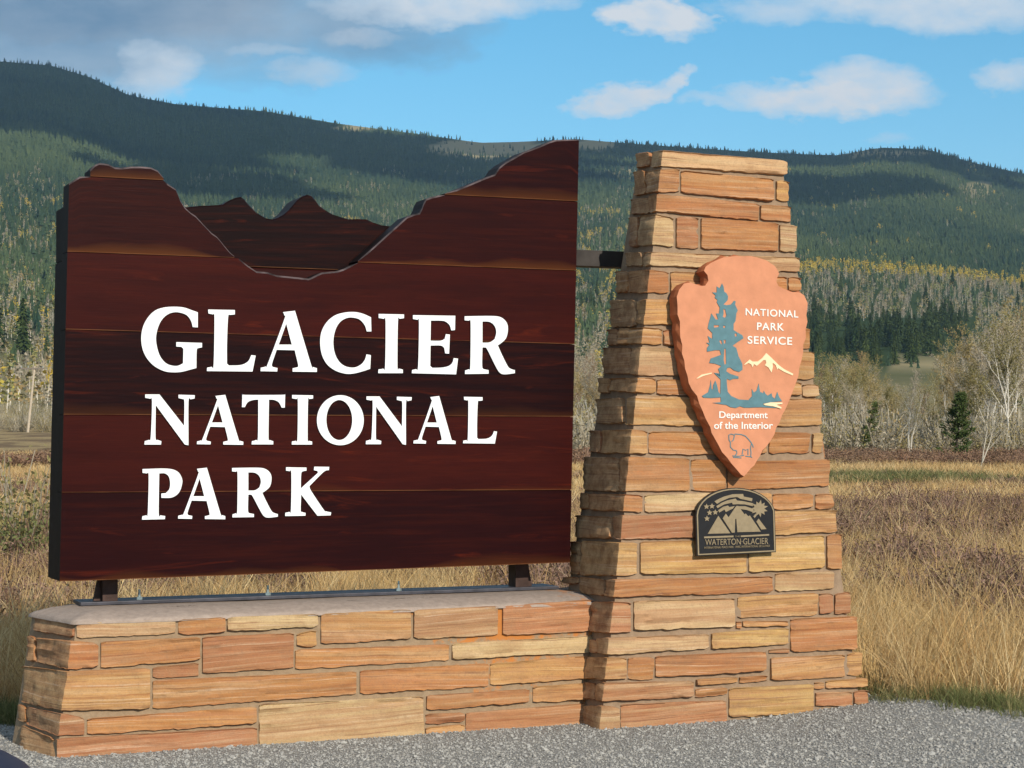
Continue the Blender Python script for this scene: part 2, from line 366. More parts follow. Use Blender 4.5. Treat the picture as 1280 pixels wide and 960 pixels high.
def clearing(px, row):
    n = 5 * noise.noise(Vector((px * .03, row * .08, 1)))
    for cx, cy, rx, ry in ((615, 184, 78, 12), (740, 180, 30, 7), (450, 158, 26, 5), (1222, 236, 20, 8), (1150, 452, 46, 9), (780, 213, 20, 4), (1240, 240, 10, 6), (1095, 190, 60, 4)):
        if ((px - cx) / rx) ** 2 + ((row + n * .6 - cy) / ry) ** 2 < 1: return 1.0
    return 0.0
at = g.data.attributes.new('clear', 'FLOAT', 'POINT')
for i, (x, y, z) in enumerate(tv):
    if y > 10 and math.hypot(x, y) > 380: at.data[i].value = clearing(640 + F * x / y, row_y(x, y, z))

# gravel lay-by in front of the sign
def gravel_material():
    m, nt, b = mat('grey_crushed_gravel'); tc = nd(nt, 'ShaderNodeTexCoord'); P = tc.outputs['Object']
    v = nd(nt, 'ShaderNodeTexVoronoi'); v.inputs['Scale'].default_value = 75; lk(nt, P, v.inputs['Vector'])
    sp = nd(nt, 'ShaderNodeSeparateColor'); lk(nt, v.outputs['Color'], sp.inputs[0])
    c = ramp(nt, sp.outputs[0], [(0, (.21, .205, .19)), (.5, (.31, .305, .285)), (.85, (.39, .38, .355)), (1, (.5, .48, .44))])
    c = mixc(nt, ramp(nt, v.outputs['Distance'], [(.3, 0), (.75, .6)]), c, (.10, .10, .095))
    n = nd(nt, 'ShaderNodeTexNoise'); n.inputs['Scale'].default_value = 1.3; n.inputs['Detail'].default_value = 6; lk(nt, P, n.inputs['Vector'])
    c = mixc(nt, ramp(nt, n.outputs[0], [(.4, 0), (.7, .35)]), c, (.26, .25, .23))
    lk(nt, c, b.inputs['Base Color']); b.inputs['Roughness'].default_value = .9; b.inputs['Specular IOR Level'].default_value = .2
    bp = nd(nt, 'ShaderNodeBump'); bp.inputs['Strength'].default_value = 1; bp.inputs['Distance'].default_value = .008
    h = mth(nt, 'SUBTRACT', 1.0, v.outputs['Distance']); lk(nt, h, bp.inputs['Height']); lk(nt, bp.outputs[0], b.inputs['Normal'])
    return m
EDGE_X = [-12, -5, -3.4, -2.7, -2.35, -2.0, 0.0, 1.8, 2.0, 2.25, 2.6, 3.0, 3.6, 5, 12]
EDGE_Y = [9.8, 10.1, 10.0, 9.95, 9.75, 9.9, 10.3, 10.75, 10.45, 10.25, 9.95, 9.75, 9.5, 9.2, 8.4]
def edge_y(x): return float(np.interp(x, EDGE_X, EDGE_Y)) + .10 * noise.noise(Vector((x * 2.1, 0, 0))) + .04 * noise.noise(Vector((x * 9, 4, 0)))
def gz(x, y): return t_height(x, y) + .006
gv = []; gf = []
xs = [-12 + .12 * i for i in range(201)]
for x in xs:
    ye = edge_y(x); ys = [-6, 0, 3, 5.0, 6.5, 7.5, 8.2, ye - .9, ye - .45, ye - .15, ye]
    for y in ys: gv.append((x, y, gz(x, y) + .012))
for i in range(len(xs) - 1):
    for j in range(10):
        a0 = i * 11 + j; gf.append((a0, a0 + 11, a0 + 12, a0 + 1))
GRM = gravel_material()
gr = wmesh('gravel_pullout', gv, gf, GRM, origin=Vector((0, 0, 0)), smooth=True); tag(gr, kind='structure')

# ---------------------------------------------------------------- masonry
def stone(cols, colr, parent, proud=.014, sink=.045, seed=0):
    """cols: list of (top, bottom, outward normal) in world space, from one end of the stone to the other."""
    rnd = random.Random(seed); verts = []; faces = []
    so_ = Vector((rnd.random() * 90, rnd.random() * 90, rnd.random() * 90))
    fine = []
    for i in range(len(cols) - 1):
        T0, B0, n0 = cols[i]; T1, B1, n1 = cols[i + 1]
        k = max(1, int((T1 - T0).length / .022 + .5))
        for j in range(k):
            t = j / k; fine.append((T0.lerp(T1, t), B0.lerp(B1, t), (n0 * (1 - t) + n1 * t).normalized() if n0 != n1 else n0, i))
    fine.append((*cols[-1], len(cols) - 1))
    L = sum((fine[i + 1][0] - fine[i][0]).length for i in range(len(fine) - 1)); d = 0; nc = len(fine)
    H0 = (fine[0][0] - fine[0][1]).length
    rows = max(3, min(12, int(H0 / .016)))
    pr = proud * rnd.uniform(.75, 1.3); tx = rnd.uniform(-.007, .007); tz = rnd.uniform(-.005, .005)
    for i, (T, B, n, seg) in enumerate(fine):
        if i: d += (T - fine[i - 1][0]).length
        t = d / max(L, 1e-5); e = min(d, L - d)
        rnd_e = min(.0055, .10 * H0) * (1 - min(1, e / .007)) ** 2
        jt = .0035 * noise.noise(so_ + Vector((d * 14, 0, 0))) + .002 * noise.noise(so_ + Vector((d * 60, 0, 5)))
        jb = .005 * noise.noise(so_ + Vector((d * 12, 9, 0))) + .0045 * noise.noise(so_ + Vector((d * 55, 9, 5)))
        T2 = T - Z * (rnd_e + max(0, jt)); B2 = B + Z * (rnd_e * 1.2 + jb)
        h = (T2 - B2).length; eo = min(.0055, .15 * h)
        dn = (B2 - T2).normalized()
        col = [T2 - n * sink, T2 + n * (pr * .45), T2 + dn * eo * .45 + n * (pr * .85)]
        for q in range(rows + 1):
            f = q / rows; p = T2 + dn * (eo + (h - 1.6 * eo) * f)
            w = .0045 * noise.noise(so_ + Vector((d * 7, 3, f * h * 16))) + .003 * noise.noise(so_ + Vector((d * 20, 3, f * h * 70)))
            led = .0055 * (noise.cell(so_ + Vector((d / .22 + .6 * noise.noise(so_ + Vector((d * 3, f * 9, 1))), 0, f * h / .026))) - .5)
            w += led
            col.append(p + n * (pr + w + tx * (t - .5) * 2 + tz * (f - .5) * 2 + .0 - rnd_e * 1.0))
        col += [B2 - dn * eo * .12 + n * pr * .7, B2 - n * sink]
        verts += col
    m = len(verts) // nc
    for i in range(nc - 1):
        for q in range(m - 1):
            a = i * m + q; faces.append((a, a + 1, a + m + 1, a + m))
    faces.append(tuple(range(m))[::-1]); faces.append(tuple((nc - 1) * m + q for q in range(m)))
    o = wmesh('stone', verts, faces, STONE, parent)
    for p in o.data.polygons: p.use_smooth = len(p.vertices) == 4
    o.data.set_sharp_from_angle(angle=R(38)) if hasattr(o.data, 'set_sharp_from_angle') else None
    o.color = (*colr, 1)
    return o
PAL = {'o': (.50, .225, .070), 't': (.54, .30, .105), 'r': (.44, .200, .085), 'c': (.58, .40, .20), 'g': (.44, .27, .13), 'y': (.58, .35, .12), 'b': (.38, .165, .065)}
def pal(k, rnd):
    c = PAL[k]; v = rnd.uniform(.9, 1.08); return tuple(x * v * rnd.uniform(.97, 1.03) for x in c)

# --- pillar planes
P0 = unp(750, 916, GROUND)
nF = (-N * math.cos(R(3.2)) + Z * math.sin(R(3.2))).normalized()
PF = (P0, nF)
c0 = unp(750, 916, PF); c1 = unp(829, 188, PF)
cdir = (c1 - c0).normalized(); nL = cdir.cross(N).normalized()
if nL.dot(U) > 0: nL = -nL
PL = (c0, nL)
def corner_x(py):                       # pixel column of the front-left arris at a given row
    t = (916 - py) / (916 - 188.0); d = 0
    p = c0 + (c1 - c0) * t
    for _ in range(3):
        q = p - CAM; yy = 480 - F * q.dot(UPC) / q.dot(FW); t += (yy - py) / 728.0; p = c0 + (c1 - c0) * t
    q = p - CAM; return 640 + F * q.x / q.dot(FW)
nC = (nF + nL).normalized()
pillar = empty('stone_pillar', (P0 + U * .8 + N * .3).xyz * 1.0, TH, label='tapered pillar of stacked banded orange sandstone right of the wooden sign', cat='pillar')
pillar.location.z = 0
k0 = 0
def fs(xl, yl, bl, xr, yr, br, c):      # stone on the front face
    global k0; k0 += 1; rnd = random.Random(k0)
    stone([(unp(xl, yl, PF), unp(xl, bl, PF), nF), (unp(xr, yr, PF), unp(xr, br, PF), nF)], pal(c, rnd), pillar, seed=k0)
def ls(xl, yl, bl, xr, yr, br, c):      # stone on the left face
    global k0; k0 += 1; rnd = random.Random(k0)
    stone([(unp(xl, yl, PL), unp(xl, bl, PL), nL), (unp(xr, yr, PL), unp(xr, br, PL), nL)], pal(c, rnd), pillar, proud=.018, seed=k0)
def cs(xs_, ys, bs, yc, bc, xr, yr, br, c):   # stone wrapping the corner
    global k0; k0 += 1; rnd = random.Random(k0)
    xt = corner_x(yc); xb = corner_x(bc)
    T = unp(xt, yc, PF); B = unp(xb, bc, PF)
    # side points taken on the left face at the same height as their pixels say
    sT = unp(xs_, ys, PL); sB = unp(xs_ - (xt - xb) * .6, bs, PL)
    fT = T + U * .012; fB = B + U * .012; lT = T + N * .012; lB = B + N * .012
    stone([(sT, sB, nL), (lT, lB, (nL * .8 + nF * .2).normalized()), (T, B, nC * 1.0), (fT, fB, (nF * .8 + nL * .2).normalized()), (unp(xr, yr, PF), unp(xr, br, PF), nF)], pal(c, rnd), pillar, proud=.016, seed=k0)
ls(797, 192, 211, 813, 190, 209, 'o'); cs(816, 190, 210, 188, 208, 983, 201, 220, 'c')
ls(794, 215, 245, 809, 213, 243, 'o'); cs(811, 214, 242, 212, 240, 849, 211, 241, 'o'); fs(851, 213, 241, 966, 224, 252, 'o'); fs(970, 225, 250, 986, 227, 252, 'y')
ls(790, 249, 269, 813, 247, 267, 'b'); cs(815, 246, 267, 243, 265, 948, 255, 276, 'o'); fs(950, 256, 275, 988, 258, 277, 'o')
ls(788, 272, 309, 799, 271, 309, 'r'); cs(801, 270, 307, 268, 306, 841, 272, 309, 'c'); fs(845, 271, 310, 873, 272, 311, 'r'); fs(876, 272, 311, 972, 279, 314, 'o'); fs(974, 280, 315, 995, 282, 315, 'c')
ls(783, 316, 333, 805, 315, 333, 'g'); cs(807, 315, 334, 315, 332, 999, 322, 340, 'c')
ls(771, 339, 366, 787, 339, 366, 'o'); cs(788, 339, 366, 337, 366, 835, 340, 367, 'o'); fs(838, 339, 368, 905, 343, 369, 't'); fs(908, 343, 368, 983, 346, 366, 'o'); fs(985, 346, 364, 1001, 347, 364, 'o')
ls(767, 375, 409, 796, 375, 408, 'g'); cs(798, 377, 404, 374, 406, 880, 376, 407, 't'); fs(883, 373, 407, 1004, 368, 405, 'o')
ls(760, 412, 432, 774, 411, 432, 'r'); cs(776, 411, 431, 409, 430, 827, 411, 431, 't'); fs(829, 412, 432, 900, 412, 434, 'r'); fs(903, 411, 434, 1012, 410, 436, 'o')
ls(755, 435, 467, 790, 435, 468, 'r'); cs(792, 436, 469, 434, 469, 880, 437, 470, 'c'); fs(883, 438, 472, 1017, 440, 474, 't')
ls(751, 472, 492, 763, 473, 492, 'o'); cs(764, 473, 489, 472, 492, 819, 473, 492, 't'); fs(821, 474, 493, 900, 476, 494, 'o'); fs(903, 476, 494, 1001, 478, 494, 't'); fs(1003, 480, 496, 1022, 481, 496, 'c')
ls(747, 499, 529, 781, 497, 530, 'g'); cs(785, 498, 531, 495, 531, 925, 498, 534, 't'); fs(928, 499, 534, 1026, 498, 532, 't')
ls(738, 538, 565, 753, 538, 567, 'r'); cs(755, 538, 567, 537, 567, 808, 539, 568, 't'); fs(811, 539, 568, 905, 540, 569, 'o'); fs(908, 540, 568, 957, 540, 567, 'o'); fs(961, 540, 567, 1012, 541, 566, 'o'); fs(1015, 541, 566, 1028, 541, 566, 'y')
ls(733, 571, 613, 775, 572, 615, 'g'); cs(777, 572, 613, 571, 614, 861, 573, 614, 'o'); fs(864, 574, 614, 906, 575, 614, 'o'); fs(909, 577, 613, 1036, 574, 607, 'o')
ls(727, 616, 637, 738, 617, 637, 'o'); cs(740, 617, 638, 618, 640, 802, 619, 641, 'o'); fs(806, 618, 641, 890, 616, 637, 'c'); fs(893, 616, 638, 963, 616, 637, 't'); fs(966, 617, 637, 1015, 617, 635, 'o'); fs(1019, 617, 636, 1040, 617, 636, 'o')
ls(721, 644, 672, 766, 646, 673, 'g'); cs(768, 646, 673, 644, 674, 905, 645, 672, 'r'); fs(908, 640, 671, 1045, 637, 665, 't')
ls(713, 677, 718, 727, 677, 718, 'g'); cs(730, 676, 719, 678, 720, 795, 678, 718, 'y'); fs(800, 677, 718, 933, 674, 716, 'y'); fs(936, 674, 716, 1030, 669, 710, 'y'); fs(1033, 669, 711, 1052, 667, 711, 'o')
ls(706, 721, 730, 724, 721, 730, 'g'); ls(727, 721, 742, 757, 724, 745, 'g'); cs(760, 724, 745, 724, 747, 965, 720, 740, 'o'); fs(969, 716, 739, 1041, 714, 736, 'c')
cs(743, 752, 790, 752, 792, 788, 753, 791, 'r'); fs(792, 751, 788, 918, 747, 784, 'c'); fs(922, 746, 772, 1021, 741, 769, 't'); fs(1024, 741, 768, 1040, 742, 766, 'r'); fs(1043, 742, 769, 1062, 739, 767, 'r')
fs(920, 776, 786, 926, 776, 786, 'o'); fs(928, 776, 784, 985, 776, 782, 't'); fs(988, 773, 815, 1070, 770, 812, 'o')
ls(737, 799, 816, 748, 800, 817, 'r'); cs(750, 798, 817, 797, 819, 885, 792, 810, 'c'); fs(889, 791, 812, 985, 785, 805, 'y'); fs(961, 812, 817, 986, 810, 816, 'r')
cs(730, 821, 849, 822, 850, 782, 822, 850, 't'); fs(785, 822, 850, 816, 821, 849, 'o'); fs(819, 820, 847, 956, 814, 839, 'o'); fs(963, 822, 851, 1056, 818, 846, 't'); fs(1059, 817, 845, 1076, 814, 844, 'y')
fs(870, 849, 857, 921, 846, 853, 't'); fs(924, 846, 854, 959, 844, 851, 'o')
ls(729, 852, 874, 746, 854, 875, 'b'); cs(748, 855, 876, 853, 877, 866, 851, 871, 'r'); fs(869, 861, 872, 908, 859, 868, 'o'); fs(911, 860, 897, 1016, 855, 891, 'y')
fs(1018, 852, 862, 1029, 852, 861, 'o'); fs(1032, 851, 861, 1083, 847, 859, 't'); fs(1019, 865, 883, 1065, 864, 882, 'r'); fs(1067, 864, 881, 1085, 862, 879, 'r')
cs(724, 882, 906, 882, 922, 773, 884, 922, 'g'); fs(776, 880, 925, 907, 875, 903, 'r'); fs(1019, 887, 897, 1088, 884, 893, 'o')
# core of the pillar (mortar), set just behind the stone faces
def hp(p, z): return Vector((p.x, p.y, z))
zt = unp(829, 199, PF).z
def onF(px, py): return unp(px, py, PF)
fl0 = c0 + (c1 - c0) * (-.03); 
rb = onF(1079, 900); rt = onF(979, 208)
rdir = (rt - rb); fr0 = rb + rdir * (-.03)
tl = c0 + (c1 - c0) * ((zt - c0.z) / (c1.z - c0.z)); tr = rb + rdir * ((zt - rb.z) / rdir.z)
inn = .004
db, dt_ = .66, .29
cv_ = [fl0 + N * inn + U * inn, fr0 + N * inn - U * inn, fr0 + N * db - U * inn, fl0 + N * db + U * inn,
       tl + N * inn + U * inn, tr + N * inn - U * inn, tr + N * dt_ - U * inn, tl + N * dt_ + U * inn]
core = wmesh('mortar_core', cv_, [(0, 3, 2, 1), (4, 5, 6, 7), (0, 1, 5, 4), (1, 2, 6, 5), (2, 3, 7, 6), (3, 0, 4, 7)], MORTAR_P, pillar)
# masonry of the hidden right and back faces, seen from a step aside
def laid_face(A0, A1, B0, B1, nrm, parent, seed, hmin=.09, hmax=.19, cols='otrcgoty'):
    rnd = random.Random(seed); H = (B0 - A0).length; z = 0
    while z < H - .05:
        h = rnd.uniform(hmin, hmax); h = min(h, H - z)
        t0 = z / H; t1 = (z + h - .014) / H
        La, Lb = A0.lerp(B0, t0), A1.lerp(B1, t0); Ta, Tb = A0.lerp(B0, t1), A1.lerp(B1, t1)
        Lx = (Lb - La).length; x = 0
        while x < Lx - .02:
            w = rnd.uniform(.15, .5)
            if Lx - x - w < .12: w = Lx - x
            a, b_ = x / Lx, (x + w - .014) / Lx
            stone([(Ta.lerp(Tb, a), La.lerp(Lb, a), nrm), (Ta.lerp(Tb, b_), La.lerp(Lb, b_), nrm)], pal(rnd.choice(cols), rnd), parent, seed=rnd.randint(0, 9999))
            x += w
        z += h
nR = rdir.normalized().cross(N); nR = nR if nR.dot(U) > 0 else -nR; nR.normalize()
laid_face(fr0 + N * .03, fr0 + N * db, tr + N * .03, tr + N * (dt_ - .02), nR, pillar, 5)

# --- wall planes
WB = unp(735, 911, GROUND) * 1.0
WB = P0 + N * .21
nW = (-N * math.cos(R(4.5)) + Z * math.sin(R(4.5))).normalized(); PW = (WB, nW)
w0 = unp(68, 957, PW); w1 = unp(95.5, 777, PW); wdir = (w1 - w0).normalized()
E_ = Vector((-.608, .794, 0)).normalized(); nE = wdir.cross(E_); nE = nE if nE.dot(U) < 0 else -nE; nE.normalize(); PE = (w0, nE)
nWC = (nW + nE).normalized()
wall = empty('stone_wall', Vector((w0.x, w0.y, 0)), TH, label='low battered sandstone wall with cement cap under the wooden sign', cat='wall')
def wcx(py):
    t = (957 - py) / 180.0; p = w0 + (w1 - w0) * t
    for _ in range(3):
        q = p - CAM; yy = 480 - F * q.dot(UPC) / q.dot(FW); t += (yy - py) / 180.0; p = w0 + (w1 - w0) * t
    q = p - CAM; return 640 + F * q.x / q.dot(FW)
def ws(xl, yl, bl, xr, yr, br, c):
    global k0; k0 += 1; rnd = random.Random(k0)
    stone([(unp(xl, yl, PW), unp(xl, bl, PW), nW), (unp(xr, yr, PW), unp(xr, br, PW), nW)], pal(c, rnd), wall, seed=k0)
def es(xl, yl, bl, xr, yr, br, c):
    global k0; k0 += 1; rnd = random.Random(k0)
    stone([(unp(xl, yl, PE), unp(xl, bl, PE), nE), (unp(xr, yr, PE), unp(xr, br, PE), nE)], pal(c, rnd), wall, seed=k0)
def wc(xs_, ys, bs, yc, bc, xr, yr, br, c):
    global k0; k0 += 1; rnd = random.Random(k0)
    T = unp(wcx(yc), yc, PW); B = unp(wcx(bc), bc, PW)
    stone([(unp(xs_, ys, PE), unp(xs_, bs, PE), nE), (T + E_ * .012, B + E_ * .012, (nE * .8 + nW * .2).normalized()), (T, B, nWC), (T + U * .012, B + U * .012, (nW * .8 + nE * .2).normalized()),
           (unp(xr, yr, PW), unp(xr, br, PW), nW)], pal(c, rnd), wall, seed=k0)
es(43, 769, 789, 92, 777, 796, 'b'); ws(96, 778, 798, 219, 774, 792, 'c'); ws(223, 774, 793, 281, 771, 791, 'o'); ws(284, 771, 790, 397, 767, 783, 'c')
ws(401, 767, 805, 513, 761, 799, 't'); ws(517, 762, 798, 622, 757, 794, 'g'); ws(628, 757, 795, 742, 749, 789, 'r')
es(37, 794, 826, 45, 796, 827, 'o'); wc(47, 797, 828, 801, 837, 122, 804, 834, 'o'); ws(126, 802, 835, 250, 796, 825, 'o'); ws(253, 796, 842, 367, 791, 835, 'r'); ws(371, 792, 809, 395, 787, 808, 't')
ws(369, 812, 837, 561, 805, 825, 'o'); ws(565, 804, 825, 742, 794, 815, 'c')
wc(29, 832, 878, 839, 889, 187, 835, 886, 't'); ws(191, 834, 848, 248, 828, 845, 'r'); ws(191, 850, 886, 445, 839, 868, 'o'); ws(450, 838, 868, 610, 829, 858, 'o'); ws(613, 829, 857, 742, 819, 848, 't')
es(24, 880, 900, 33, 882, 903, 'o'); wc(35, 883, 905, 892, 920, 105, 897, 919, 'b'); ws(109, 898, 918, 320, 883, 905, 'o'); ws(324, 880, 939, 529, 870, 922, 'c')
ws(533, 869, 888, 661, 861, 878, 'o'); ws(666, 858, 878, 742, 853, 874, 't')
ws(532, 892, 906, 580, 890, 902, 'r'); ws(532, 909, 932, 580, 905, 930, 't'); ws(582, 891, 930, 742, 878, 922, 'r')
ws(71, 923, 966, 321, 909, 952, 'r'); es(28, 906, 935, 67, 922, 962, 'o'); ws(324, 942, 956, 529, 926, 944, 't')
WD = .78                                 # depth of the wall
def at_h(p, d, z): return p + d * ((z - p.z) / d.z)
zc = w1.z
wl0 = at_h(w0, wdir, -.06); wl1 = at_h(w0, wdir, zc - .004)
upW = U.cross(nW); upW = upW if upW.z > 0 else -upW
wr0 = unp(745, 930, PW); wr0 = at_h(wr0, upW, -.06) ; wr1 = at_h(wr0, upW, zc - .004)
wr0 = wr0 + U * .1; wr1 = wr1 + U * .1
ew = .50
e0 = wl0 + E_ * ew; e1 = wl1 + E_ * ew
def deep(p, q, d): return p + N * d
bk = (wr0 - wl0).dot(N)
def backpt(p, dd):     # point on the back plane at distance dd behind the front plane
    return p + N * (dd - (p - wl0).dot(N))
wv = [wl0, wr0, wr0 + N * WD, backpt(e0, WD) + U * .12, e0, wl1, wr1, wr1 + N * (WD - .1), backpt(e1, WD - .06) + U * .12, e1]
wv = [v + N * .004 + U * (.004 if i in (0, 4, 5, 9) else 0) for i, v in enumerate(wv)]
wmesh('mortar_core', wv, [(4, 3, 2, 1, 0), (5, 6, 7, 8, 9), (0, 1, 6, 5), (1, 2, 7, 6), (2, 3, 8, 7), (3, 4, 9, 8), (4, 0, 5, 9)], MORTAR_W, wall)
# cement cap, washed up towards the middle, rounded at the left end, with one crack
cap_out = []; cap_in = []
pA = wl1 - U * .012 + nW * .012; pB = wr1 + nW * .012; pE = e1 - U * .006 - nE * -.012
nseg = 60
path = [pB.lerp(pA, i / nseg) for i in range(nseg + 1)] + [pA.lerp(pE, i / 12) for i in range(1, 13)]
bA = wv[8]; bB = wv[7]
path += [pE.lerp(bA, i / 6) for i in range(1, 7)] + [bA.lerp(bB, i / 40) for i in range(1, 41)]
cen0 = pB + N * .36; cen1 = pA + N * .36 + U * .30
rings = []
for lev, (ins, zz) in enumerate([(0.0, -.014), (0.003, .000), (.03, .010), (.11, .030), (.2, .036)]):
    ring = []
    for i, p in enumerate(path):
        t = max(0, min(1, (p - cen1).dot(U) / (cen0 - cen1).length)); c = cen1.lerp(cen0, t)
        dvec = Vector((c.x - p.x, c.y - p.y, 0)); L = max(dvec.length, 1e-4)
        q = p + dvec * min(.95, ins / L); w = .004 * noise.noise(Vector((q.x * 7, q.y * 7, lev))) + .004 * noise.noise(Vector((q.x * 25, q.y * 25, lev)))
        ring.append(Vector((q.x, q.y, zc + zz + w * (1 if lev else .6))) + (nW * 0.0))
    rings.append(ring)
vs = [v for r_ in rings for v in r_]; m_ = len(path); fc = []
for k in range(len(rings) - 1):
    for i in range(m_ - 1): fc.append((k * m_ + i, k * m_ + i + 1, (k + 1) * m_ + i + 1, (k + 1) * m_ + i))
fc.append(tuple((len(rings) - 1) * m_ + i for i in range(m_)))
cap = wmesh('cement_cap', vs, fc, CAPM, wall, smooth=True); recalc(cap)
CAPZ = zc + .036

# ---------------------------------------------------------------- wooden sign
BF = w0 + N * .30; BF = Vector((BF.x, BF.y, 0)); PB = (BF, N)
TB = .15
sign = empty('park_sign', unp(400, 715, PB) + N * .15, TH, label='large dark red wooden plank sign with mountain shaped top and white lettering', cat='sign')
TOPP = [(86.4, 229), (100, 220.5), (113, 212), (119, 206), (124, 203.6), (130, 204), (136, 205), (144, 209), (152, 209.5), (164, 208), (178, 208), (189, 209), (197.5, 213), (204.5, 222), (209, 229), (220, 236), (223, 243), (225.6, 250), (231, 258.5), (238, 265), (245, 269.7), (254, 279.5), (265, 291), (271, 295), (276, 300.6), (281, 307), (287.5, 314.7), (293, 320), (299, 323), (310, 331.6), (321, 339), (335, 340), (346.5, 344), (363, 345.6), (386, 348), (389, 347), (396, 343.5), (402.5, 340.5), (422, 338.6), (430, 336), (436, 333), (447.5, 326), (459, 316), (467, 309), (478, 299), (490, 288), (498, 281), (509, 271), (518, 267.4), (525, 265.8), (528, 260), (530, 254), (533, 248.6), (540, 246), (549, 244), (571, 237), (594, 227.5), (607, 222), (619, 217.6), (622, 213), (624.7, 209), (632, 203), (639, 199), (655.6, 189.5), (675, 182.5), (687, 177), (695, 174.6), (706, 174), (723.7, 174.6)]
TX = [a for a, b in TOPP]; TY = [b for a, b in TOPP]
def xl_at(y): return np.interp(y, [229, 727], [86.4, 74.5])
def xr_at(y): return np.interp(y, [175, 703], [723.7, 712.5])
SEAMS = [((80, 219), (724, 252)), ((80, 314.5), (724, 338.5)), ((80, 411.8), (720, 430.5)), ((80, 518.5), (717, 521)), ((80, 616), (715, 612.5)), ((70, 727.2), (713, 703))]
def sy(k, x):
    if k < 0: return 0
    (x0, y0), (x1, y1) = SEAMS[k]; return y0 + (y1 - y0) * (x - x0) / (x1 - x0)
PCOL = [(.017, .0034, .0042), (.024, .0044, .0044), (.040, .0060, .0050), (.012, .0036, .0044), (.042, .0066, .0052), (.019, .0036, .0042)]
LIP = flat('worn_lip_highlight', (.085, .062, .062), .55, 0, .8, 16, .001)  # worn lip, with an edge highlight painted into its paler colour
def plank(cols_, kcol, parent, plane=PB, depth=TB):
    """one board between two joints; five points per column: chamfered front arris, foot, back foot, back top"""
    vs = []; fs_ = []; uv = []; prof = []
    n = len(cols_)
    for (x, yt, yb, vt) in cols_:
        T = unp(x, yt, plane); B = unp(x, yb, plane); u = (T - BF).dot(U)
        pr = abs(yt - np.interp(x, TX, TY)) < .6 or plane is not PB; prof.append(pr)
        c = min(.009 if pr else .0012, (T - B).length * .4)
        vs += [T - Z * c, B, B + N * depth, T + N * depth, T + N * c]; uv += [(u, vt), (u, 0), (u, 0), (u, vt), (u, vt)]
    for i in range(n - 1):
        a = 5 * i
        for q in range(5): fs_.append((a + q, a + (q + 1) % 5, a + 5 + (q + 1) % 5, a + 5 + q))
    fs_.append((4, 3, 2, 1, 0)); a = 5 * (n - 1); fs_.append((a, a + 1, a + 2, a + 3, a + 4))
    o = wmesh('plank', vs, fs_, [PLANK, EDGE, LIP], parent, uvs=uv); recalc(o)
    Rn = Matrix.Rotation(-TH, 3, 'Z') @ N
    for p in o.data.polygons:
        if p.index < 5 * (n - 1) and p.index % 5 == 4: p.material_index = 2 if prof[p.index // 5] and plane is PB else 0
        elif p.normal.dot(Rn) > -.7: p.material_index = 1
    o.color = (*kcol, 1)
    return o
for k in range(6):
    # planks run between seam k-1 above and seam k below
    xs_ = sorted(set([x for x in TX] + list(range(100, 712, 24)) + [74.5, 712.5]))
    run = []; runs = []
    for x in xs_:
        yb = sy(k, x) - (.35 if k < 5 else 0); yu = sy(k - 1, x) + .35 if k else 0
        top = max(np.interp(x, TX, TY), yu)
        if x < xl_at((yb + max(yu, 229)) / 2) - .1 or x > xr_at(yb) + .1: 
            if x > 300: continue
            continue
        if yb - top > .6: run.append((x, top, yb, (yb - top) / (yb - (yu if k else yb - 95))))
        else:
            if len(run) > 1: runs.append(run)
            run = []
    if len(run) > 1: runs.append(run)
    for run in runs:
        # true ends of the board lean slightly
        first, last = run[0], run[-1]
        if first[0] < 100:
            yb = sy(k, first[0]) - (.35 if k < 5 else 0); yt = max(np.interp(86.5, TX, TY), sy(k - 1, 86) + .35 if k else 0)
            run = [r_ for r_ in run if r_[0] > 90]
            v0 = run[0]
            if k == 0: run = [(92.5, 225, 219 + 6.2, 0.001)] + run
            cols_ = run
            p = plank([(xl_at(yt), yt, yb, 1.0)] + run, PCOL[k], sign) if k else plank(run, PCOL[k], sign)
            # lower left corner follows the leaning edge
            if k:
                me = p.data; Rm = Matrix.Rotation(-TH, 3, 'Z')
                pt = unp(xl_at(yb), yb, PB); 
                for idx, q in ((1, pt), (2, pt + N * TB)):
                    me.vertices[idx].co = Rm @ (q - sign.location) - p.location
        elif last[0] > 700:
            yt = max(174.6, sy(k - 1, 718) + .35 if k else 0)
            yb = sy(k, 716) - (.35 if k < 5 else 0)
            run = [r_ for r_ in run if r_[0] < 708]
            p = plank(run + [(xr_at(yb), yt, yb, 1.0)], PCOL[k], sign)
            me = p.data; Rm = Matrix.Rotation(-TH, 3, 'Z'); n4 = 5 * len(run)
            pt = unp(xr_at(yt), yt, PB)
            for idx, q in ((n4, pt - Z * .004), (n4 + 3, pt + N * TB), (n4 + 4, pt + N * .004)): me.vertices[idx].co = Rm @ (q - sign.location) - p.location
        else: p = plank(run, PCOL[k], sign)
        if first[0] < 100 and last[0] > 700 and k:       # full-width plank: fix the right end as well
            yt = sy(k - 1, 716) + .35; yb = sy(k, 716) - (.35 if k < 5 else 0)
            me = p.data; Rm = Matrix.Rotation(-TH, 3, 'Z'); n4 = len(me.vertices) - 5
            for idx, q in ((n4, unp(xr_at(yt), yt, PB) - Z * .001), (n4 + 1, unp(xr_at(yb), yb, PB)), (n4 + 2, unp(xr_at(yb), yb, PB) + N * TB), (n4 + 3, unp(xr_at(yt), yt, PB) + N * TB), (n4 + 4, unp(xr_at(yt), yt, PB) + N * .001)):
                me.vertices[idx].co = Rm @ (q - sign.location) - p.location
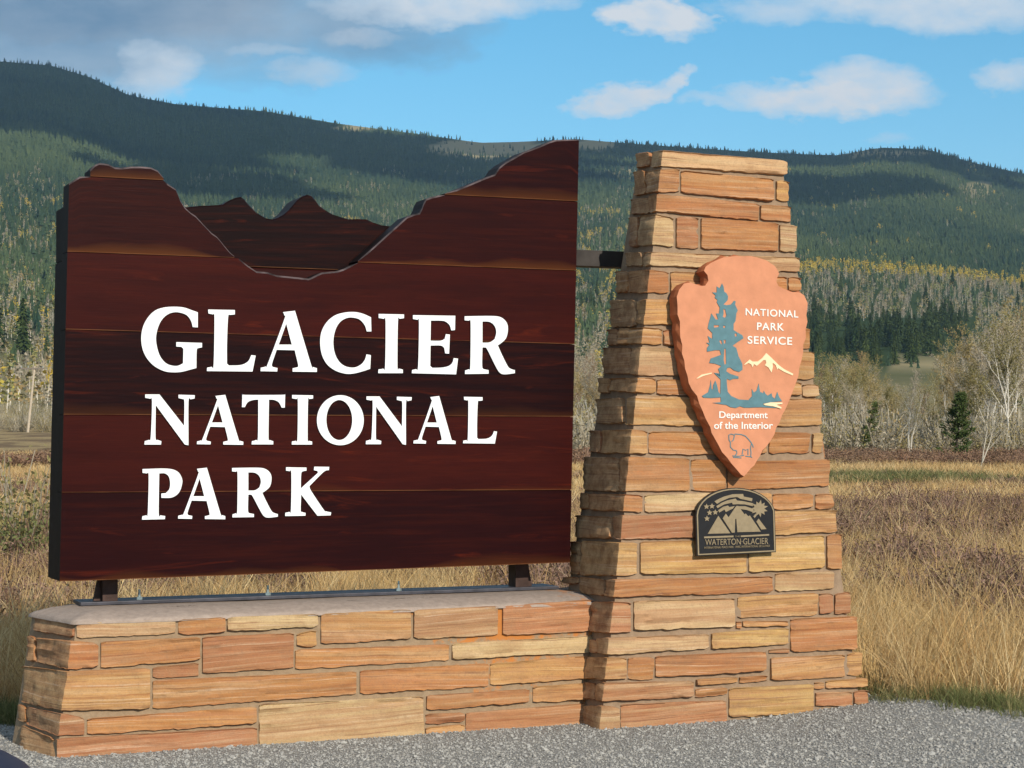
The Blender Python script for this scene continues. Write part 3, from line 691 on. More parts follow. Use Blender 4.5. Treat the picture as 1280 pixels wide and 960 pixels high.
# far peaks on the second layer behind
PB2 = (BF + N * (TB + .035), N)
PEAK = [(79, 259), (232, 259), (251, 257), (265, 256.5), (279, 255.6), (287.5, 250), (295, 247), (301.5, 245.8), (306, 249), (310, 254), (321, 265.5), (332.5, 272.5), (341, 274), (348, 272), (355, 268), (361, 263), (366, 257), (372, 250), (377.5, 245.8), (384.5, 243), (390, 245), (395, 250), (399.7, 257), (408, 263), (416.6, 268), (436, 274), (448, 273.5), (459, 274), (467, 278), (478.5, 281.5), (500, 284), (716, 300)]
def layer(pts, ybot, xl_b, xr_b, mat_, depth, plane, name, uvk):
    pass
cols_ = []
for (x, y) in PEAK: cols_.append((x, y, 333.5 + (x - 320) * .037 if x > 90 else 325, (333.5 - y) / 95))
p = plank(cols_, (.009, .0035, .004), sign, PB2, .20); p.name = 'far_peaks_panel'
cols_ = [(x, 334.3 + (x - 320) * .037 if x > 90 else 325.8, 727 - (x - 75) * .0377 - 2, 1.0) for x in (79, 200, 400, 600, 713)]
p = plank(cols_, (.035, .009, .008), sign, PB2, .22); p.name = 'back_panel'
me = p.data; Rm = Matrix.Rotation(-TH, 3, 'Z')
pt = unp(68, 724, PB2); pt.z = min(pt.z, me.vertices[5].co.z + 99)
for idx, q in ((1, unp(69.5, 725, PB2)), (2, unp(69.5, 725, PB2) + N * .22)): me.vertices[idx].co = Rm @ (q - sign.location) - p.location
# legs, base bar, bolts, side bracket
zr = CAPZ
LEGD = .20
def bar(name, o, ax, ay, az, dims, m, par=sign, bev=.002):
    v, f = boxv(o, ax, ay, az, *dims); ob = wmesh(name, v, f, m, par); recalc(ob, bev); return ob
PLG = (BF + N * .20, N)
for xp, ytop, ybot in ((136, 700, 752), (648, 690, 737)):
    b0 = unp(xp, ybot, (Vector((0, 0, zr + .012)), Z)); b0 = unp(xp, 600, PLG); b0.z = zr + .010
    tz_ = unp(xp, ytop, PLG).z
    lg = bar('leg', b0, U, N, Z, (-.037, .037, -.05, .05, 0, tz_ - b0.z), STEEL)
    # gusset plate leaning against the post
    s_ = -1 if xp < 400 else 1
    vv = [b0 + U * (s_ * .036) + N * y + Z * 0 for y in (-.012, .012)] + [b0 + U * (s_ * .075) + N * y for y in (-.012, .012)] + [b0 + U * (s_ * .05) + N * y + Z * .13 for y in (-.012, .012)] + [b0 + U * (s_ * .036) + N * y + Z * .13 for y in (-.012, .012)]
    ob = wmesh('gusset', vv, [(0, 2, 4, 6), (1, 7, 5, 3), (0, 1, 3, 2), (2, 3, 5, 4), (4, 5, 7, 6), (6, 7, 1, 0)], STEEL, lg); recalc(ob)
r0 = unp(97, 640, PLG); r1 = unp(690, 640, PLG); L = (r1 - r0).dot(U); r0.z = zr + .003
bar('base_bar', r0, U, N, Z, (0, L, -.09, .11, 0, .016), RAILM)
for xp, yb in ((173, 752), (333, 745), (496, 738)):
    q = unp(xp, 640, PLG); q.z = zr + .018; q = q - N * .03
    bm = bmesh.new()
    bmesh.ops.create_cone(bm, cap_ends=True, segments=8, radius1=.007, radius2=.006, depth=.05, matrix=Matrix.Translation((0, 0, .025)))
    bmesh.ops.create_cone(bm, cap_ends=True, segments=6, radius1=.016, radius2=.015, depth=.014, matrix=Matrix.Translation((0, 0, .007)))
    me = bpy.data.meshes.new('anchor_bolt'); bm.to_mesh(me); bm.free(); me.materials.append(GALV)
    o = bpy.data.objects.new('anchor_bolt', me); link(o, sign); o.location = Matrix.Rotation(-TH, 3, 'Z') @ (q - sign.location)
b0 = unp(716, 323, (BF + N * .22, N)); b1 = unp(800, 325, (BF + N * .22, N))
hz = (unp(750, 313, (BF + N * .22, N)) - unp(750, 333, (BF + N * .22, N))).length / 2
bar('side_bracket', b0, U, N, Z, (-.25, (b1 - b0).dot(U) + .03, -.05, .05, -hz, hz), BEAMM)

# --- letters
def smooth_poly(pts, ang=42, sub=4):
    n = len(pts); P = [Vector((p[0], p[1])) for p in pts]; corner = []
    for i in range(n):
        a = P[i] - P[i - 1]; b = P[(i + 1) % n] - P[i]
        corner.append(a.length < 1e-6 or b.length < 1e-6 or math.degrees(abs(a.angle_signed(b))) > ang)
    outp = []
    for i in range(n):
        j = (i + 1) % n; p1, p2 = P[i], P[j]
        outp.append(tuple(p1))
        if corner[i] and corner[j]: continue
        p0 = P[i - 1] if not corner[i] else p1 - (p2 - p1) * .4
        p3 = P[(j + 1) % n] if not corner[j] else p2 + (p2 - p1) * .4
        for s in range(1, sub):
            t = s / sub
            q = .5 * ((2 * p1) + (p2 - p0) * t + (2 * p0 - 5 * p1 + 4 * p2 - p3) * t * t + (-p0 + 3 * p1 - 3 * p2 + p3) * t ** 3)
            outp.append(tuple(q))
    return outp
def ell(cx, cy, rx, ry, n=36, rot=0): return [(cx + rx * math.cos(2 * math.pi * i / n + rot), cy + ry * math.sin(2 * math.pi * i / n + rot)) for i in range(n)]
GL = {
 'G': [[(437, 105), (437, 200), (405, 198), (395, 160), (370, 125), (330, 108), (290, 105), (250, 118), (215, 150), (190, 200), (177, 265), (185, 330), (205, 385), (240, 425), (280, 440), (315, 440), (345, 425), (347, 335), (335, 322), (303, 320), (303, 292), (463, 297), (463, 325), (440, 330), (430, 345), (428, 455), (390, 465), (340, 478), (290, 482), (230, 475), (170, 445), (125, 400), (95, 340), (85, 270), (95, 200), (125, 140), (170, 95), (225, 75), (290, 70), (350, 75), (400, 92)]],
 'L': [[(503, 87), (672, 90), (672, 118), (640, 121), (629, 135), (622, 300), (622, 425), (635, 437), (700, 435), (735, 425), (760, 405), (775, 372), (803, 375), (783, 475), (495, 472), (497, 450), (525, 445), (538, 430), (543, 140), (535, 118), (505, 112)]],
 'A': [[(975, 102), (1050, 93), (1150, 430), (1160, 448), (1188, 456), (1188, 480), (1035, 478), (1035, 457), (1065, 450), (1070, 435), (1048, 343), (935, 340), (905, 430), (912, 449), (940, 455), (938, 477), (833, 475), (835, 453), (865, 445), (880, 425), (982, 150), (984, 125)], [(995, 175), (1030, 307), (948, 307)]],
 'C': [[(308, 130), (310, 218), (282, 218), (270, 180), (240, 145), (200, 132), (160, 135), (120, 160), (92, 210), (80, 280), (88, 350), (115, 405), (155, 435), (205, 442), (245, 425), (270, 395), (280, 360), (307, 365), (303, 450), (260, 465), (200, 480), (150, 480), (90, 460), (40, 420), (10, 360), (0, 290), (8, 220), (40, 160), (90, 118), (150, 100), (210, 97), (260, 108)]],
 'I': [[(358, 112), (512, 115), (512, 138), (485, 142), (475, 158), (472, 430), (480, 445), (505, 451), (505, 473), (355, 473), (357, 450), (385, 445), (397, 430), (400, 160), (390, 142), (358, 137)]],
 'E': [[(570, 118), (830, 122), (828, 210), (805, 212), (795, 180), (770, 158), (740, 152), (680, 152), (678, 275), (740, 275), (765, 263), (772, 235), (797, 237), (792, 355), (768, 353), (762, 320), (740, 305), (678, 305), (676, 430), (690, 442), (750, 440), (790, 430), (812, 410), (820, 382), (847, 385), (835, 482), (563, 475), (565, 455), (590, 450), (602, 430), (607, 165), (598, 147), (570, 142)]],
 'R': [[(885, 125), (1050, 123), (1110, 132), (1145, 165), (1152, 210), (1140, 260), (1110, 290), (1090, 303), (1110, 350), (1150, 430), (1170, 448), (1195, 456), (1195, 475), (1130, 482), (1100, 470), (1075, 430), (1025, 330), (1010, 317), (995, 317), (993, 430), (1003, 450), (1033, 456), (1033, 478), (887, 480), (888, 458), (913, 450), (920, 430), (922, 170), (913, 152), (885, 150)], [(995, 157), (1040, 160), (1070, 185), (1080, 225), (1070, 265), (1040, 285), (995, 287)]],
 'N': [[(105, 622), (195, 622), (350, 820), (352, 670), (343, 652), (315, 645), (315, 624), (418, 627), (416, 648), (390, 653), (378, 670), (378, 942), (355, 938), (172, 690), (170, 890), (180, 908), (207, 916), (205, 938), (100, 938), (102, 916), (128, 908), (140, 890), (148, 667), (135, 650), (105, 644)]],
 'T': [[(720, 617), (738, 625), (965, 625), (990, 620), (988, 705), (968, 705), (950, 672), (920, 657), (888, 655), (885, 890), (892, 907), (915, 915), (915, 935), (778, 935), (780, 915), (806, 907), (818, 890), (820, 655), (790, 657), (755, 670), (735, 702), (717, 702)]],
 'O': [ell(130, 764, 134, 154, 44), ell(124, 763, 74, 123, 40)],
 'P': [[(83, 165), (220, 162), (280, 178), (306, 215), (308, 250), (290, 300), (250, 328), (190, 330), (190, 305), (215, 303), (235, 280), (240, 245), (232, 208), (210, 190), (178, 190), (175, 418), (184, 430), (212, 434), (210, 452), (80, 455), (82, 435), (105, 430), (113, 415), (118, 205), (108, 190), (83, 187)]],
 'K': [[(902, 155), (1018, 157), (1018, 175), (1000, 178), (988, 192), (986, 275), (1083, 187), (1080, 176), (1060, 172), (1062, 152), (1147, 153), (1145, 172), (1115, 182), (1035, 262), (1045, 290), (1115, 395), (1130, 405), (1158, 411), (1155, 428), (1080, 430), (988, 310), (985, 398), (992, 408), (1013, 414), (1012, 430), (897, 432), (898, 413), (920, 408), (930, 395), (932, 190), (922, 178), (902, 175)]]}
def fill_shape(name, polys, plane, nrm, h, m, parent, off=0.0, side=None):
    """polys: pixel outlines (first outer, others holes or more outers), filled flat on a plane and raised by h."""
    cu = bpy.data.curves.new(name, 'CURVE'); cu.dimensions = '2D'; cu.fill_mode = 'BOTH'
    ref = unp(*polys[0][0], plane); ax = U; ay = nrm.cross(U); ay = ay if ay.z > 0 else -ay
    for poly in polys:
        sp = cu.splines.new('POLY'); sp.points.add(len(poly) - 1); sp.use_cyclic_u = True
        for i, (x, y) in enumerate(poly):
            w = unp(x, y, plane) - ref; sp.points[i].co = (w.dot(ax), w.dot(ay), 0, 1)
    cu.extrude = h / 2
    tmp = bpy.data.objects.new('tmp', cu); me0 = bpy.data.meshes.new_from_object(tmp)
    vs = [ref + ax * v.co.x + ay * v.co.y + nrm * (v.co.z + h / 2 + off) for v in me0.vertices]
    o = wmesh(name, vs, [tuple(p.vertices) for p in me0.polygons], [m, side or m], parent); recalc(o)
    ln = Matrix.Rotation(-TH, 3, 'Z') @ nrm
    for p in o.data.polygons:
        if p.normal.dot(ln) < .7: p.material_index = 1
    bpy.data.objects.remove(tmp); bpy.data.curves.remove(cu); bpy.data.meshes.remove(me0)
    return o
def glyph(ch, x0, x1, yt, yb, slope=0):
    polys = [smooth_poly(p) for p in GL[ch]]
    xs = [p[0] for p in polys[0]]; ys = [p[1] for p in polys[0]]; a0, a1, b0, b1 = min(xs), max(xs), min(ys), max(ys)
    outp = []
    for p in polys:
        outp.append([(x0 + (x - a0) / (a1 - a0) * (x1 - x0), yt + (y - b0) / (b1 - b0) * (yb - yt)) for x, y in p])
    fill_shape('letter', outp, PB, -N, .008, WHITE, sign, .001, NAVY)
for ch, x0, x1, yt, yb in (('G', 176, 252, 383.5, 465.5), ('L', 258, 319, 387, 464.5), ('A', 325, 395.5, 388.5, 465), ('C', 399.5, 463.5, 390, 467.5), ('I', 472, 504.3, 392.5, 466.5), ('E', 514, 571.8, 394, 468), ('R', 580, 642.8, 395, 468),
                           ('N', 180, 243, 493, 556.5), ('A', 245.5, 303.5, 493.5, 556), ('T', 301.5, 356, 492, 555.5), ('I', 364, 390.7, 493.7, 555.7), ('O', 395.5, 454, 494, 556.5), ('N', 456.5, 514, 495.5, 556), ('A', 516, 568.7, 495, 555), ('L', 578, 620.5, 496, 554.5),
                           ('P', 177, 227.5, 585.5, 649.5), ('A', 222, 281, 584.5, 649), ('R', 289.5, 346.7, 584.5, 647), ('K', 355.8, 413.3, 583.3, 645)):
    glyph(ch, x0, x1, yt, yb)

# ---------------------------------------------------------------- arrowhead emblem on the pillar
ARR = flat('terracotta_painted_concrete', (.58, .25, .14), .8, 0, .09, 14, .004, .2)
ARRS = flat('terracotta_chipped_edge', (.40, .13, .055), .85, 0, .2, 16, .006, .2)
BLUE = flat('emblem_blue_grey', (.095, .20, .235), .7, 0, .12, 25)
CREAM = flat('emblem_cream', (.80, .66, .42), .7, 0, .05, 20)
OFFW = flat('emblem_white', (.78, .76, .72), .6, 0, .05, 20)
AD = .105
PA = (P0 + nF * AD, nF)
AO = [(846, 371), (849, 362), (855, 354.5), (863, 353), (870, 355.5), (876, 357.5), (881.5, 357), (885.5, 351), (884.5, 344), (880, 338.5), (882, 333.5), (888, 329), (896, 325), (905, 321.5), (913, 320.8), (921, 319.8), (930, 320.3), (939, 320), (946, 321.5), (952, 323.5), (958, 325.5), (963, 329), (968, 332), (971, 336), (974, 342), (971.5, 347), (970.5, 352), (973, 357.5), (980, 361), (988, 364.7), (995, 365.2), (1000.6, 366), (1005, 369), (1007, 373), (1009.6, 379), (1009, 387), (1008, 394), (1009.4, 402), (1007, 412), (1007.5, 422), (1004, 431), (1004, 440), (1002, 450), (999, 460), (998, 470), (994.5, 480), (990, 491.6), (986, 502), (981.6, 512), (977.5, 519), (974.7, 527.7), (970, 535), (968, 543), (962.5, 552), (957.5, 558.6), (953, 563), (950, 570), (946, 576), (943, 581.5), (938, 586), (934, 591), (930, 595.5), (926, 593), (921, 587), (914, 579), (909, 572), (902.5, 565), (898, 556), (894, 549), (889.5, 541), (888, 534), (882, 523), (878.5, 514), (874, 504), (871.5, 495), (865, 487), (861, 479), (859.5, 470), (856.5, 461), (855.5, 451), (852.5, 442), (853, 432), (850.5, 422), (850, 412), (850, 402), (847, 393), (847, 382)]
arrow = empty('arrowhead_emblem', unp(925, 460, PF) + nF * .0, TH, label='terracotta arrowhead emblem with blue tree and bison hung on the stone pillar', cat='emblem')
def ring_of(pts, depth, grow, seed):
    n = len(pts); cx = 925; cy = 450; rnd = random.Random(seed); o_ = []
    for i, (x, y) in enumerate(pts):
        tx_, ty_ = pts[(i + 1) % n][0] - pts[i - 1][0], pts[(i + 1) % n][1] - pts[i - 1][1]; l = math.hypot(tx_, ty_)
        nx, ny = ty_ / l, -tx_ / l
        k = grow * (1 + .5 * math.sin(i * 2.4 + seed)) if i % 2 else grow * .35
        o_.append(unp(x + nx * k, y + ny * k, PA) - nF * depth)
    return o_
r1_ = ring_of(AO, 0, 0, 1); r2_ = ring_of(AO, .03, 2.4, 2); r3_ = ring_of(AO, .082, .8, 3)
nA = len(AO); vs = r1_ + r2_ + r3_
fc = [tuple(range(nA))] + [tuple(2 * nA + i for i in range(nA))[::-1]]
for k in range(2):
    for i in range(nA):
        j = (i + 1) % nA; fc.append((k * nA + i, k * nA + j, (k + 1) * nA + j)); fc.append((k * nA + i, (k + 1) * nA + j, (k + 1) * nA + i))
sh = wmesh('shield', vs, fc, [ARR, ARRS], arrow); recalc(sh)
ln = Matrix.Rotation(-TH, 3, 'Z') @ nF
for p in sh.data.polygons: p.material_index = 0 if p.normal.dot(ln) > .93 else 1
z3 = lambda pts: [(800 + x / 5.3333, 300 + y / 5.3333) for x, y in pts]
z4 = lambda pts: [(820 + x / 5.818, 440 + y / 5.818) for x, y in pts]
tree = z3([(545, 290), (555, 310), (560, 345), (575, 355), (585, 375), (583, 400), (570, 415), (555, 430), (575, 435), (605, 430), (625, 405), (637, 410), (632, 430), (650, 470), (640, 490), (635, 540), (622, 560), (622, 600), (640, 612), (680, 635), (688, 655), (650, 680), (615, 705), (640, 720), (655, 775), (668, 800), (680, 825), (682, 865), (660, 880), (625, 870), (600, 850), (580, 853), (573, 875), (600, 893), (655, 910), (655, 925), (620, 925), (600, 935), (578, 925)]) + \
    z4([(512, 210), (515, 250), (520, 290), (545, 320), (600, 345), (670, 350), (697, 320), (695, 270), (710, 295), (730, 280), (745, 230), (755, 290), (778, 300), (783, 283), (795, 305), (810, 318), (838, 300), (844, 325), (862, 340), (880, 290), (895, 330), (915, 358), (830, 366), (775, 376), (790, 388), (890, 408), (760, 402), (670, 405), (640, 405), (610, 395), (580, 407), (540, 402), (510, 385), (470, 380), (410, 370), (470, 365), (468, 330), (400, 335), (342, 332), (332, 320), (378, 292), (392, 240), (397, 205), (403, 270), (412, 272), (414, 240), (430, 208), (442, 240), (452, 290), (466, 308), (468, 200), (425, 158), (460, 158)]) + \
    z3([(535, 915), (490, 885), (530, 890), (520, 860), (540, 840), (500, 825), (460, 820), (470, 790), (540, 765), (530, 735), (500, 735), (445, 745), (445, 720), (460, 700), (440, 685), (462, 685), (450, 640), (480, 660), (480, 620), (450, 590), (455, 560), (475, 490), (502, 530), (520, 530), (505, 490), (525, 490), (530, 450), (510, 415), (515, 400), (497, 385), (502, 370), (480, 350), (510, 350), (510, 310), (530, 322)])
holes = [z3([(553, 462), (566, 462), (575, 505), (565, 520), (550, 512), (556, 490)]), z3([(490, 568), (525, 568), (522, 580), (492, 585)]), z3([(628, 625), (642, 622), (645, 640), (632, 645)]), z3([(560, 725), (570, 725), (573, 825), (562, 832), (556, 800)]), z3([(553, 570), (568, 573), (565, 588), (553, 585)]), z3([(526, 672), (540, 668), (548, 700), (535, 690)]), z3([(556, 665), (570, 668), (568, 690), (557, 690)])]
fill_shape('tree_relief', [tree] + holes, PA, nF, .003, BLUE, arrow, .0005)
fill_shape('mountain_relief', [z4([(640, 91), (680, 55), (700, 70), (722, 70), (740, 68), (770, 45), (800, 8), (830, 35), (870, 75), (890, 95), (930, 125), (997, 160), (990, 170), (930, 145), (886, 118), (880, 128), (868, 95), (845, 78), (848, 110), (838, 150), (815, 112), (790, 97), (800, 80), (795, 58), (778, 60), (745, 90), (730, 101), (710, 88), (700, 112), (690, 90), (670, 80), (642, 95)])], PA, nF, .003, CREAM, arrow, .0005)
fill_shape('snow_line', [z4([(290, 195), (330, 165), (405, 150), (402, 158), (340, 175), (302, 193)])], PA, nF, .003, CREAM, arrow, .0005)
fill_shape('creek_relief', [z4([(775, 379), (830, 366), (915, 368), (914, 378), (872, 384), (908, 403), (905, 413), (850, 396), (790, 388)])], PA, nF, .003, CREAM, arrow, .004)
def stroke(pts, w, conv):
    P_ = [Vector(p) for p in conv(pts)]; l_, r_ = [], []
    for i, p in enumerate(P_):
        a = P_[max(0, i - 1)]; b = P_[min(len(P_) - 1, i + 1)]; d = (b - a).normalized(); n = Vector((-d.y, d.x)) * w / 2
        l_.append(tuple(p + n)); r_.append(tuple(p - n))
    return l_ + r_[::-1]
for line in ([(540, 655), (530, 640), (528, 605), (545, 596), (565, 603), (575, 596), (620, 600), (650, 612), (672, 635), (692, 660), (703, 680), (707, 695)], [(693, 665), (686, 700), (690, 730), (688, 760)], [(540, 655), (540, 690), (560, 712), (585, 718), (588, 735), (575, 755)],
             [(625, 745), (632, 705), (650, 715), (668, 705), (668, 748)], [(555, 755), (600, 758), (640, 750)], [(650, 757), (690, 762), (697, 768)], [(570, 605), (562, 640), (550, 650)], [(560, 765), (620, 770)]):
    fill_shape('bison_line', [stroke(line, 1.1, z4)], PA, nF, .002, BLUE, arrow, .0005)
def text_on(s, x0, x1, yt, yb, plane, nrm, m, parent, h=.003, slope=0.0, name='lettering', bold=0.0, sp=1.0, off=.0005):
    cu = bpy.data.curves.new('t', 'FONT'); cu.body = s; cu.extrude = h / 2; cu.offset = bold; cu.space_character = sp
    tmp = bpy.data.objects.new('tmp', cu); me0 = bpy.data.meshes.new_from_object(tmp)
    xs = [v.co.x for v in me0.vertices]; ys = [v.co.y for v in me0.vertices]; a0, a1, b0, b1 = min(xs), max(xs), min(ys), max(ys)
    vs = []
    for v in me0.vertices:
        tx_ = (v.co.x - a0) / (a1 - a0); px = x0 + tx_ * (x1 - x0); py = yb + (v.co.y - b0) / (b1 - b0) * (yt - yb) + slope * (px - x0)
        vs.append(unp(px, py, plane) + nrm * (v.co.z + h / 2 + off))
    o = wmesh(name, vs, [tuple(p.vertices) for p in me0.polygons], m, parent)
    bpy.data.objects.remove(tmp); bpy.data.curves.remove(cu); bpy.data.meshes.remove(me0); return o
A3 = lambda x: 800 + x / 5.3333
B3 = lambda y: 300 + y / 5.3333
text_on('NATIONAL', A3(702), A3(1053), B3(455), B3(503), PA, nF, OFFW, arrow, slope=.045, bold=.012, sp=1.12)
text_on('PARK', A3(778), A3(958), B3(550), B3(600), PA, nF, OFFW, arrow, slope=.03, bold=.012, sp=1.12)
text_on('SERVICE', A3(716), A3(1012), B3(640), B3(692), PA, nF, OFFW, arrow, slope=.03, bold=.012, sp=1.1)
A4 = lambda x: 820 + x / 5.818
B4 = lambda y: 440 + y / 5.818
text_on('Department', A4(458), A4(810), B4(432), B4(496), PA, nF, OFFW, arrow, slope=.005, bold=.012)
text_on('of the Interior', A4(420), A4(848), B4(508), B4(560), PA, nF, OFFW, arrow, slope=.0, bold=.012)

# ---------------------------------------------------------------- black peace park plaque
BLK = flat('plaque_black', (.008, .008, .010), .45, 0, .2, 30); TAN = flat('plaque_bronze', (.30, .235, .145), .45, .4, .1, 40)
q5 = lambda pts: [(850 + x / 9.143, 595 + y / 9.143) for x, y in pts]
plq = empty('black_plaque', unp(919, 655, PF), TH, label='small black arched plaque with tan mountains and maple leaf below the arrowhead', cat='plaque')
PQ = (P0 + nF * .05, nF)
def arch(inset):
    L_ = 178 + inset; R_ = 1093 - inset; pts = [(L_ + 14, 915 - inset), (L_, 450)]
    for i in range(1, 18):
        a = math.pi - math.pi * i / 18; pts.append((635 + (455 - inset) * math.cos(a), 445 + (315 - inset) * -math.sin(a) + 3))
    pts += [(R_ - 8, 430), (R_ + 4, 872 - inset)]
    return q5(pts)
fill_shape('plate', [arch(0)], PQ, nF, .02, BLK, plq, -.02, BLK)
fill_shape('rim', [arch(10), arch(24)], PQ, nF, .003, TAN, plq, .0005)
for name, pts in (('sky_band', [(390, 290), (440, 262), (500, 235), (600, 208), (718, 205), (725, 235), (825, 255), (818, 290), (740, 272), (690, 262), (650, 240), (560, 250), (470, 288), (420, 318)]),
                  ('sky_band', [(412, 345), (470, 308), (540, 278), (630, 258), (650, 280), (720, 288), (832, 312), (828, 345), (740, 325), (660, 322), (600, 325), (590, 305), (500, 325), (425, 368)]),
                  ('sky_band', [(432, 392), (490, 352), (545, 338), (560, 355), (622, 345), (600, 372), (520, 412), (505, 383), (445, 418)]),
                  ('sky_band', [(665, 345), (740, 345), (832, 375), (845, 420), (760, 388), (690, 378)]),
                  ('peak', [(640, 342), (552, 472), (520, 430), (485, 485), (590, 648), (622, 646), (628, 490), (640, 490), (652, 642), (920, 636), (795, 450), (778, 462), (748, 428), (735, 440), (662, 342)]),
                  ('peak', [(435, 455), (315, 660), (572, 655)]), ('peak', [(895, 487), (870, 522), (925, 612), (985, 606)]),
                  ('bar', [(272, 692), (608, 680), (608, 700), (272, 712)]), ('bar', [(690, 680), (1015, 663), (1015, 682), (690, 698)])):
    fill_shape(name, [q5(pts)], PQ, nF, .003, TAN, plq, .0005)
leaf = []
for i in range(22):
    a = i * math.pi / 11 + .3; r_ = (96 if i % 2 == 0 else 58) * (1.0 + .08 * math.sin(i * 1.7)); leaf.append((905 + r_ * math.cos(a), 372 + r_ * math.sin(a)))
fill_shape('maple_leaf', [q5(leaf)], PQ, nF, .003, TAN, plq, .0008)
fill_shape('leaf_stem', [q5([(835, 462), (862, 430), (872, 450), (850, 480)])], PQ, nF, .003, TAN, plq, .0005)
for cx, cy in ((300, 350), (362, 345), (335, 420), (400, 415), (305, 487)):
    st = []
    for i in range(10):
        a = i * math.pi / 5 - math.pi / 2; r_ = 34 if i % 2 == 0 else 16; st.append((cx + r_ * math.cos(a), cy + r_ * math.sin(a)))
    fill_shape('star', [q5(st)], PQ, nF, .003, TAN, plq, .0005)
A5 = lambda x: 850 + x / 9.143
B5 = lambda y: 595 + y / 9.143
text_on('WATERTON\u00b7GLACIER', A5(285), A5(1005), B5(722), B5(792), PQ, nF, TAN, plq, slope=-.02, bold=.0)
text_on('INTERNATIONAL PEACE PARK \u00b7 PARC INTERNATIONAL DE LA PAIX', A5(275), A5(1025), B5(808), B5(832), PQ, nF, TAN, plq, slope=-.03)
text_on('THE', A5(625), A5(680), B5(682), B5(698), PQ, nF, TAN, plq, slope=-.02)


# ================================================================ vegetation
def instancer(name, pts, scl, rots, idx, protos, **tags):
    """one object of uncountable plants: points that carry the prototypes."""
    me = bpy.data.meshes.new(name); me.from_pydata(pts, [], [])
    for nm, data in (('sc', scl), ('rt', rots)):
        a = me.attributes.new(nm, 'FLOAT_VECTOR', 'POINT'); a.data.foreach_set('vector', np.array(data, dtype=np.float32).ravel())
    a = me.attributes.new('ix', 'INT', 'POINT'); a.data.foreach_set('value', np.array(idx, dtype=np.int32))
    o = bpy.data.objects.new(name, me); COL.objects.link(o)
    ng = bpy.data.node_groups.new(name, 'GeometryNodeTree')
    ng.interface.new_socket('Geometry', in_out='INPUT', socket_type='NodeSocketGeometry'); ng.interface.new_socket('Geometry', in_out='OUTPUT', socket_type='NodeSocketGeometry')
    gi = ng.nodes.new('NodeGroupInput'); go = ng.nodes.new('NodeGroupOutput'); jn = ng.nodes.new('GeometryNodeJoinGeometry')
    def attr(nm, t):
        n = ng.nodes.new('GeometryNodeInputNamedAttribute'); n.data_type = t; n.inputs[0].default_value = nm; return n
    sc = attr('sc', 'FLOAT_VECTOR'); rt = attr('rt', 'FLOAT_VECTOR'); ix = attr('ix', 'INT')
    e2r = ng.nodes.new('FunctionNodeEulerToRotation'); ng.links.new(rt.outputs[0], e2r.inputs[0])
    for k, p in enumerate(protos):
        oi = ng.nodes.new('GeometryNodeObjectInfo'); oi.inputs['Object'].default_value = p; oi.inputs['As Instance'].default_value = True
        ip = ng.nodes.new('GeometryNodeInstanceOnPoints'); cmp = ng.nodes.new('FunctionNodeCompare'); cmp.data_type = 'INT'; cmp.operation = 'EQUAL'; cmp.inputs[3].default_value = k
        ng.links.new(ix.outputs[0], cmp.inputs[2]); ng.links.new(cmp.outputs[0], ip.inputs['Selection'])
        ng.links.new(gi.outputs[0], ip.inputs['Points']); ng.links.new(oi.outputs['Geometry'], ip.inputs['Instance'])
        ng.links.new(e2r.outputs[0], ip.inputs['Rotation']); ng.links.new(sc.outputs[0], ip.inputs['Scale']); ng.links.new(ip.outputs[0], jn.inputs[0])
    ng.links.new(jn.outputs[0], go.inputs[0])
    md = o.modifiers.new('scatter', 'NODES'); md.node_group = ng
    tag(o, **tags); return o
def proto(name, vs, fs_, mats, mi=None):
    me = bpy.data.meshes.new(name); me.from_pydata(vs, [], fs_)
    for m in mats: me.materials.append(m)
    if mi: me.polygons.foreach_set('material_index', mi)
    me.update(); return bpy.data.objects.new(name, me)
def leafmat(name, cols, rough=.8, trans=.0, patch=None):
    m, nt, b = mat(name); oi = nd(nt, 'ShaderNodeObjectInfo'); tc = nd(nt, 'ShaderNodeTexCoord')
    n = nd(nt, 'ShaderNodeTexNoise'); n.inputs['Scale'].default_value = 3; n.inputs['Detail'].default_value = 3; lk(nt, tc.outputs['Object'], n.inputs['Vector'])
    k = len(cols) - 1; f = mth(nt, 'MULTIPLY_ADD', mth(nt, 'SUBTRACT', n.outputs[0], .5), .5, oi.outputs['Random'], clamp=True)
    c = ramp(nt, f, [(i / k, cc) for i, cc in enumerate(cols)])
    lk(nt, c, b.inputs['Base Color']); b.inputs['Roughness'].default_value = rough; b.inputs['Specular IOR Level'].default_value = .12
    if trans:
        t = nd(nt, 'ShaderNodeBsdfTranslucent'); lk(nt, c, t.inputs[0]); mx_ = nd(nt, 'ShaderNodeMixShader'); mx_.inputs[0].default_value = trans
        lk(nt, b.outputs[0], mx_.inputs[1]); lk(nt, t.outputs[0], mx_.inputs[2]); lk(nt, mx_.outputs[0], nt.nodes['Material Output'].inputs[0])
    return m
STRAW = leafmat('dry_straw_grass', [(.30, .17, .075), (.60, .42, .19), (.78, .62, .35), (.48, .29, .12), (.70, .50, .22)], .7, .25)
GREENG = leafmat('green_grass', [(.09, .12, .04), (.17, .18, .07), (.32, .27, .13)], .7, .2)
BROWNS = leafmat('brown_brush_twigs', [(.10, .062, .050), (.19, .12, .09), (.30, .19, .14)], .9)
RUST = leafmat('rust_brush', [(.17, .11, .07), (.28, .18, .11), (.24, .13, .08)], .9)
GREYT = leafmat('grey_twigs', [(.28, .25, .19), (.42, .38, .29)], .9)
BARK = leafmat('pale_birch_bark', [(.50, .46, .38), (.78, .74, .66)], .8)
OLIVE = leafmat('olive_autumn_leaves', [(.24, .21, .085), (.36, .30, .13), (.38, .27, .13)], .8, .2)
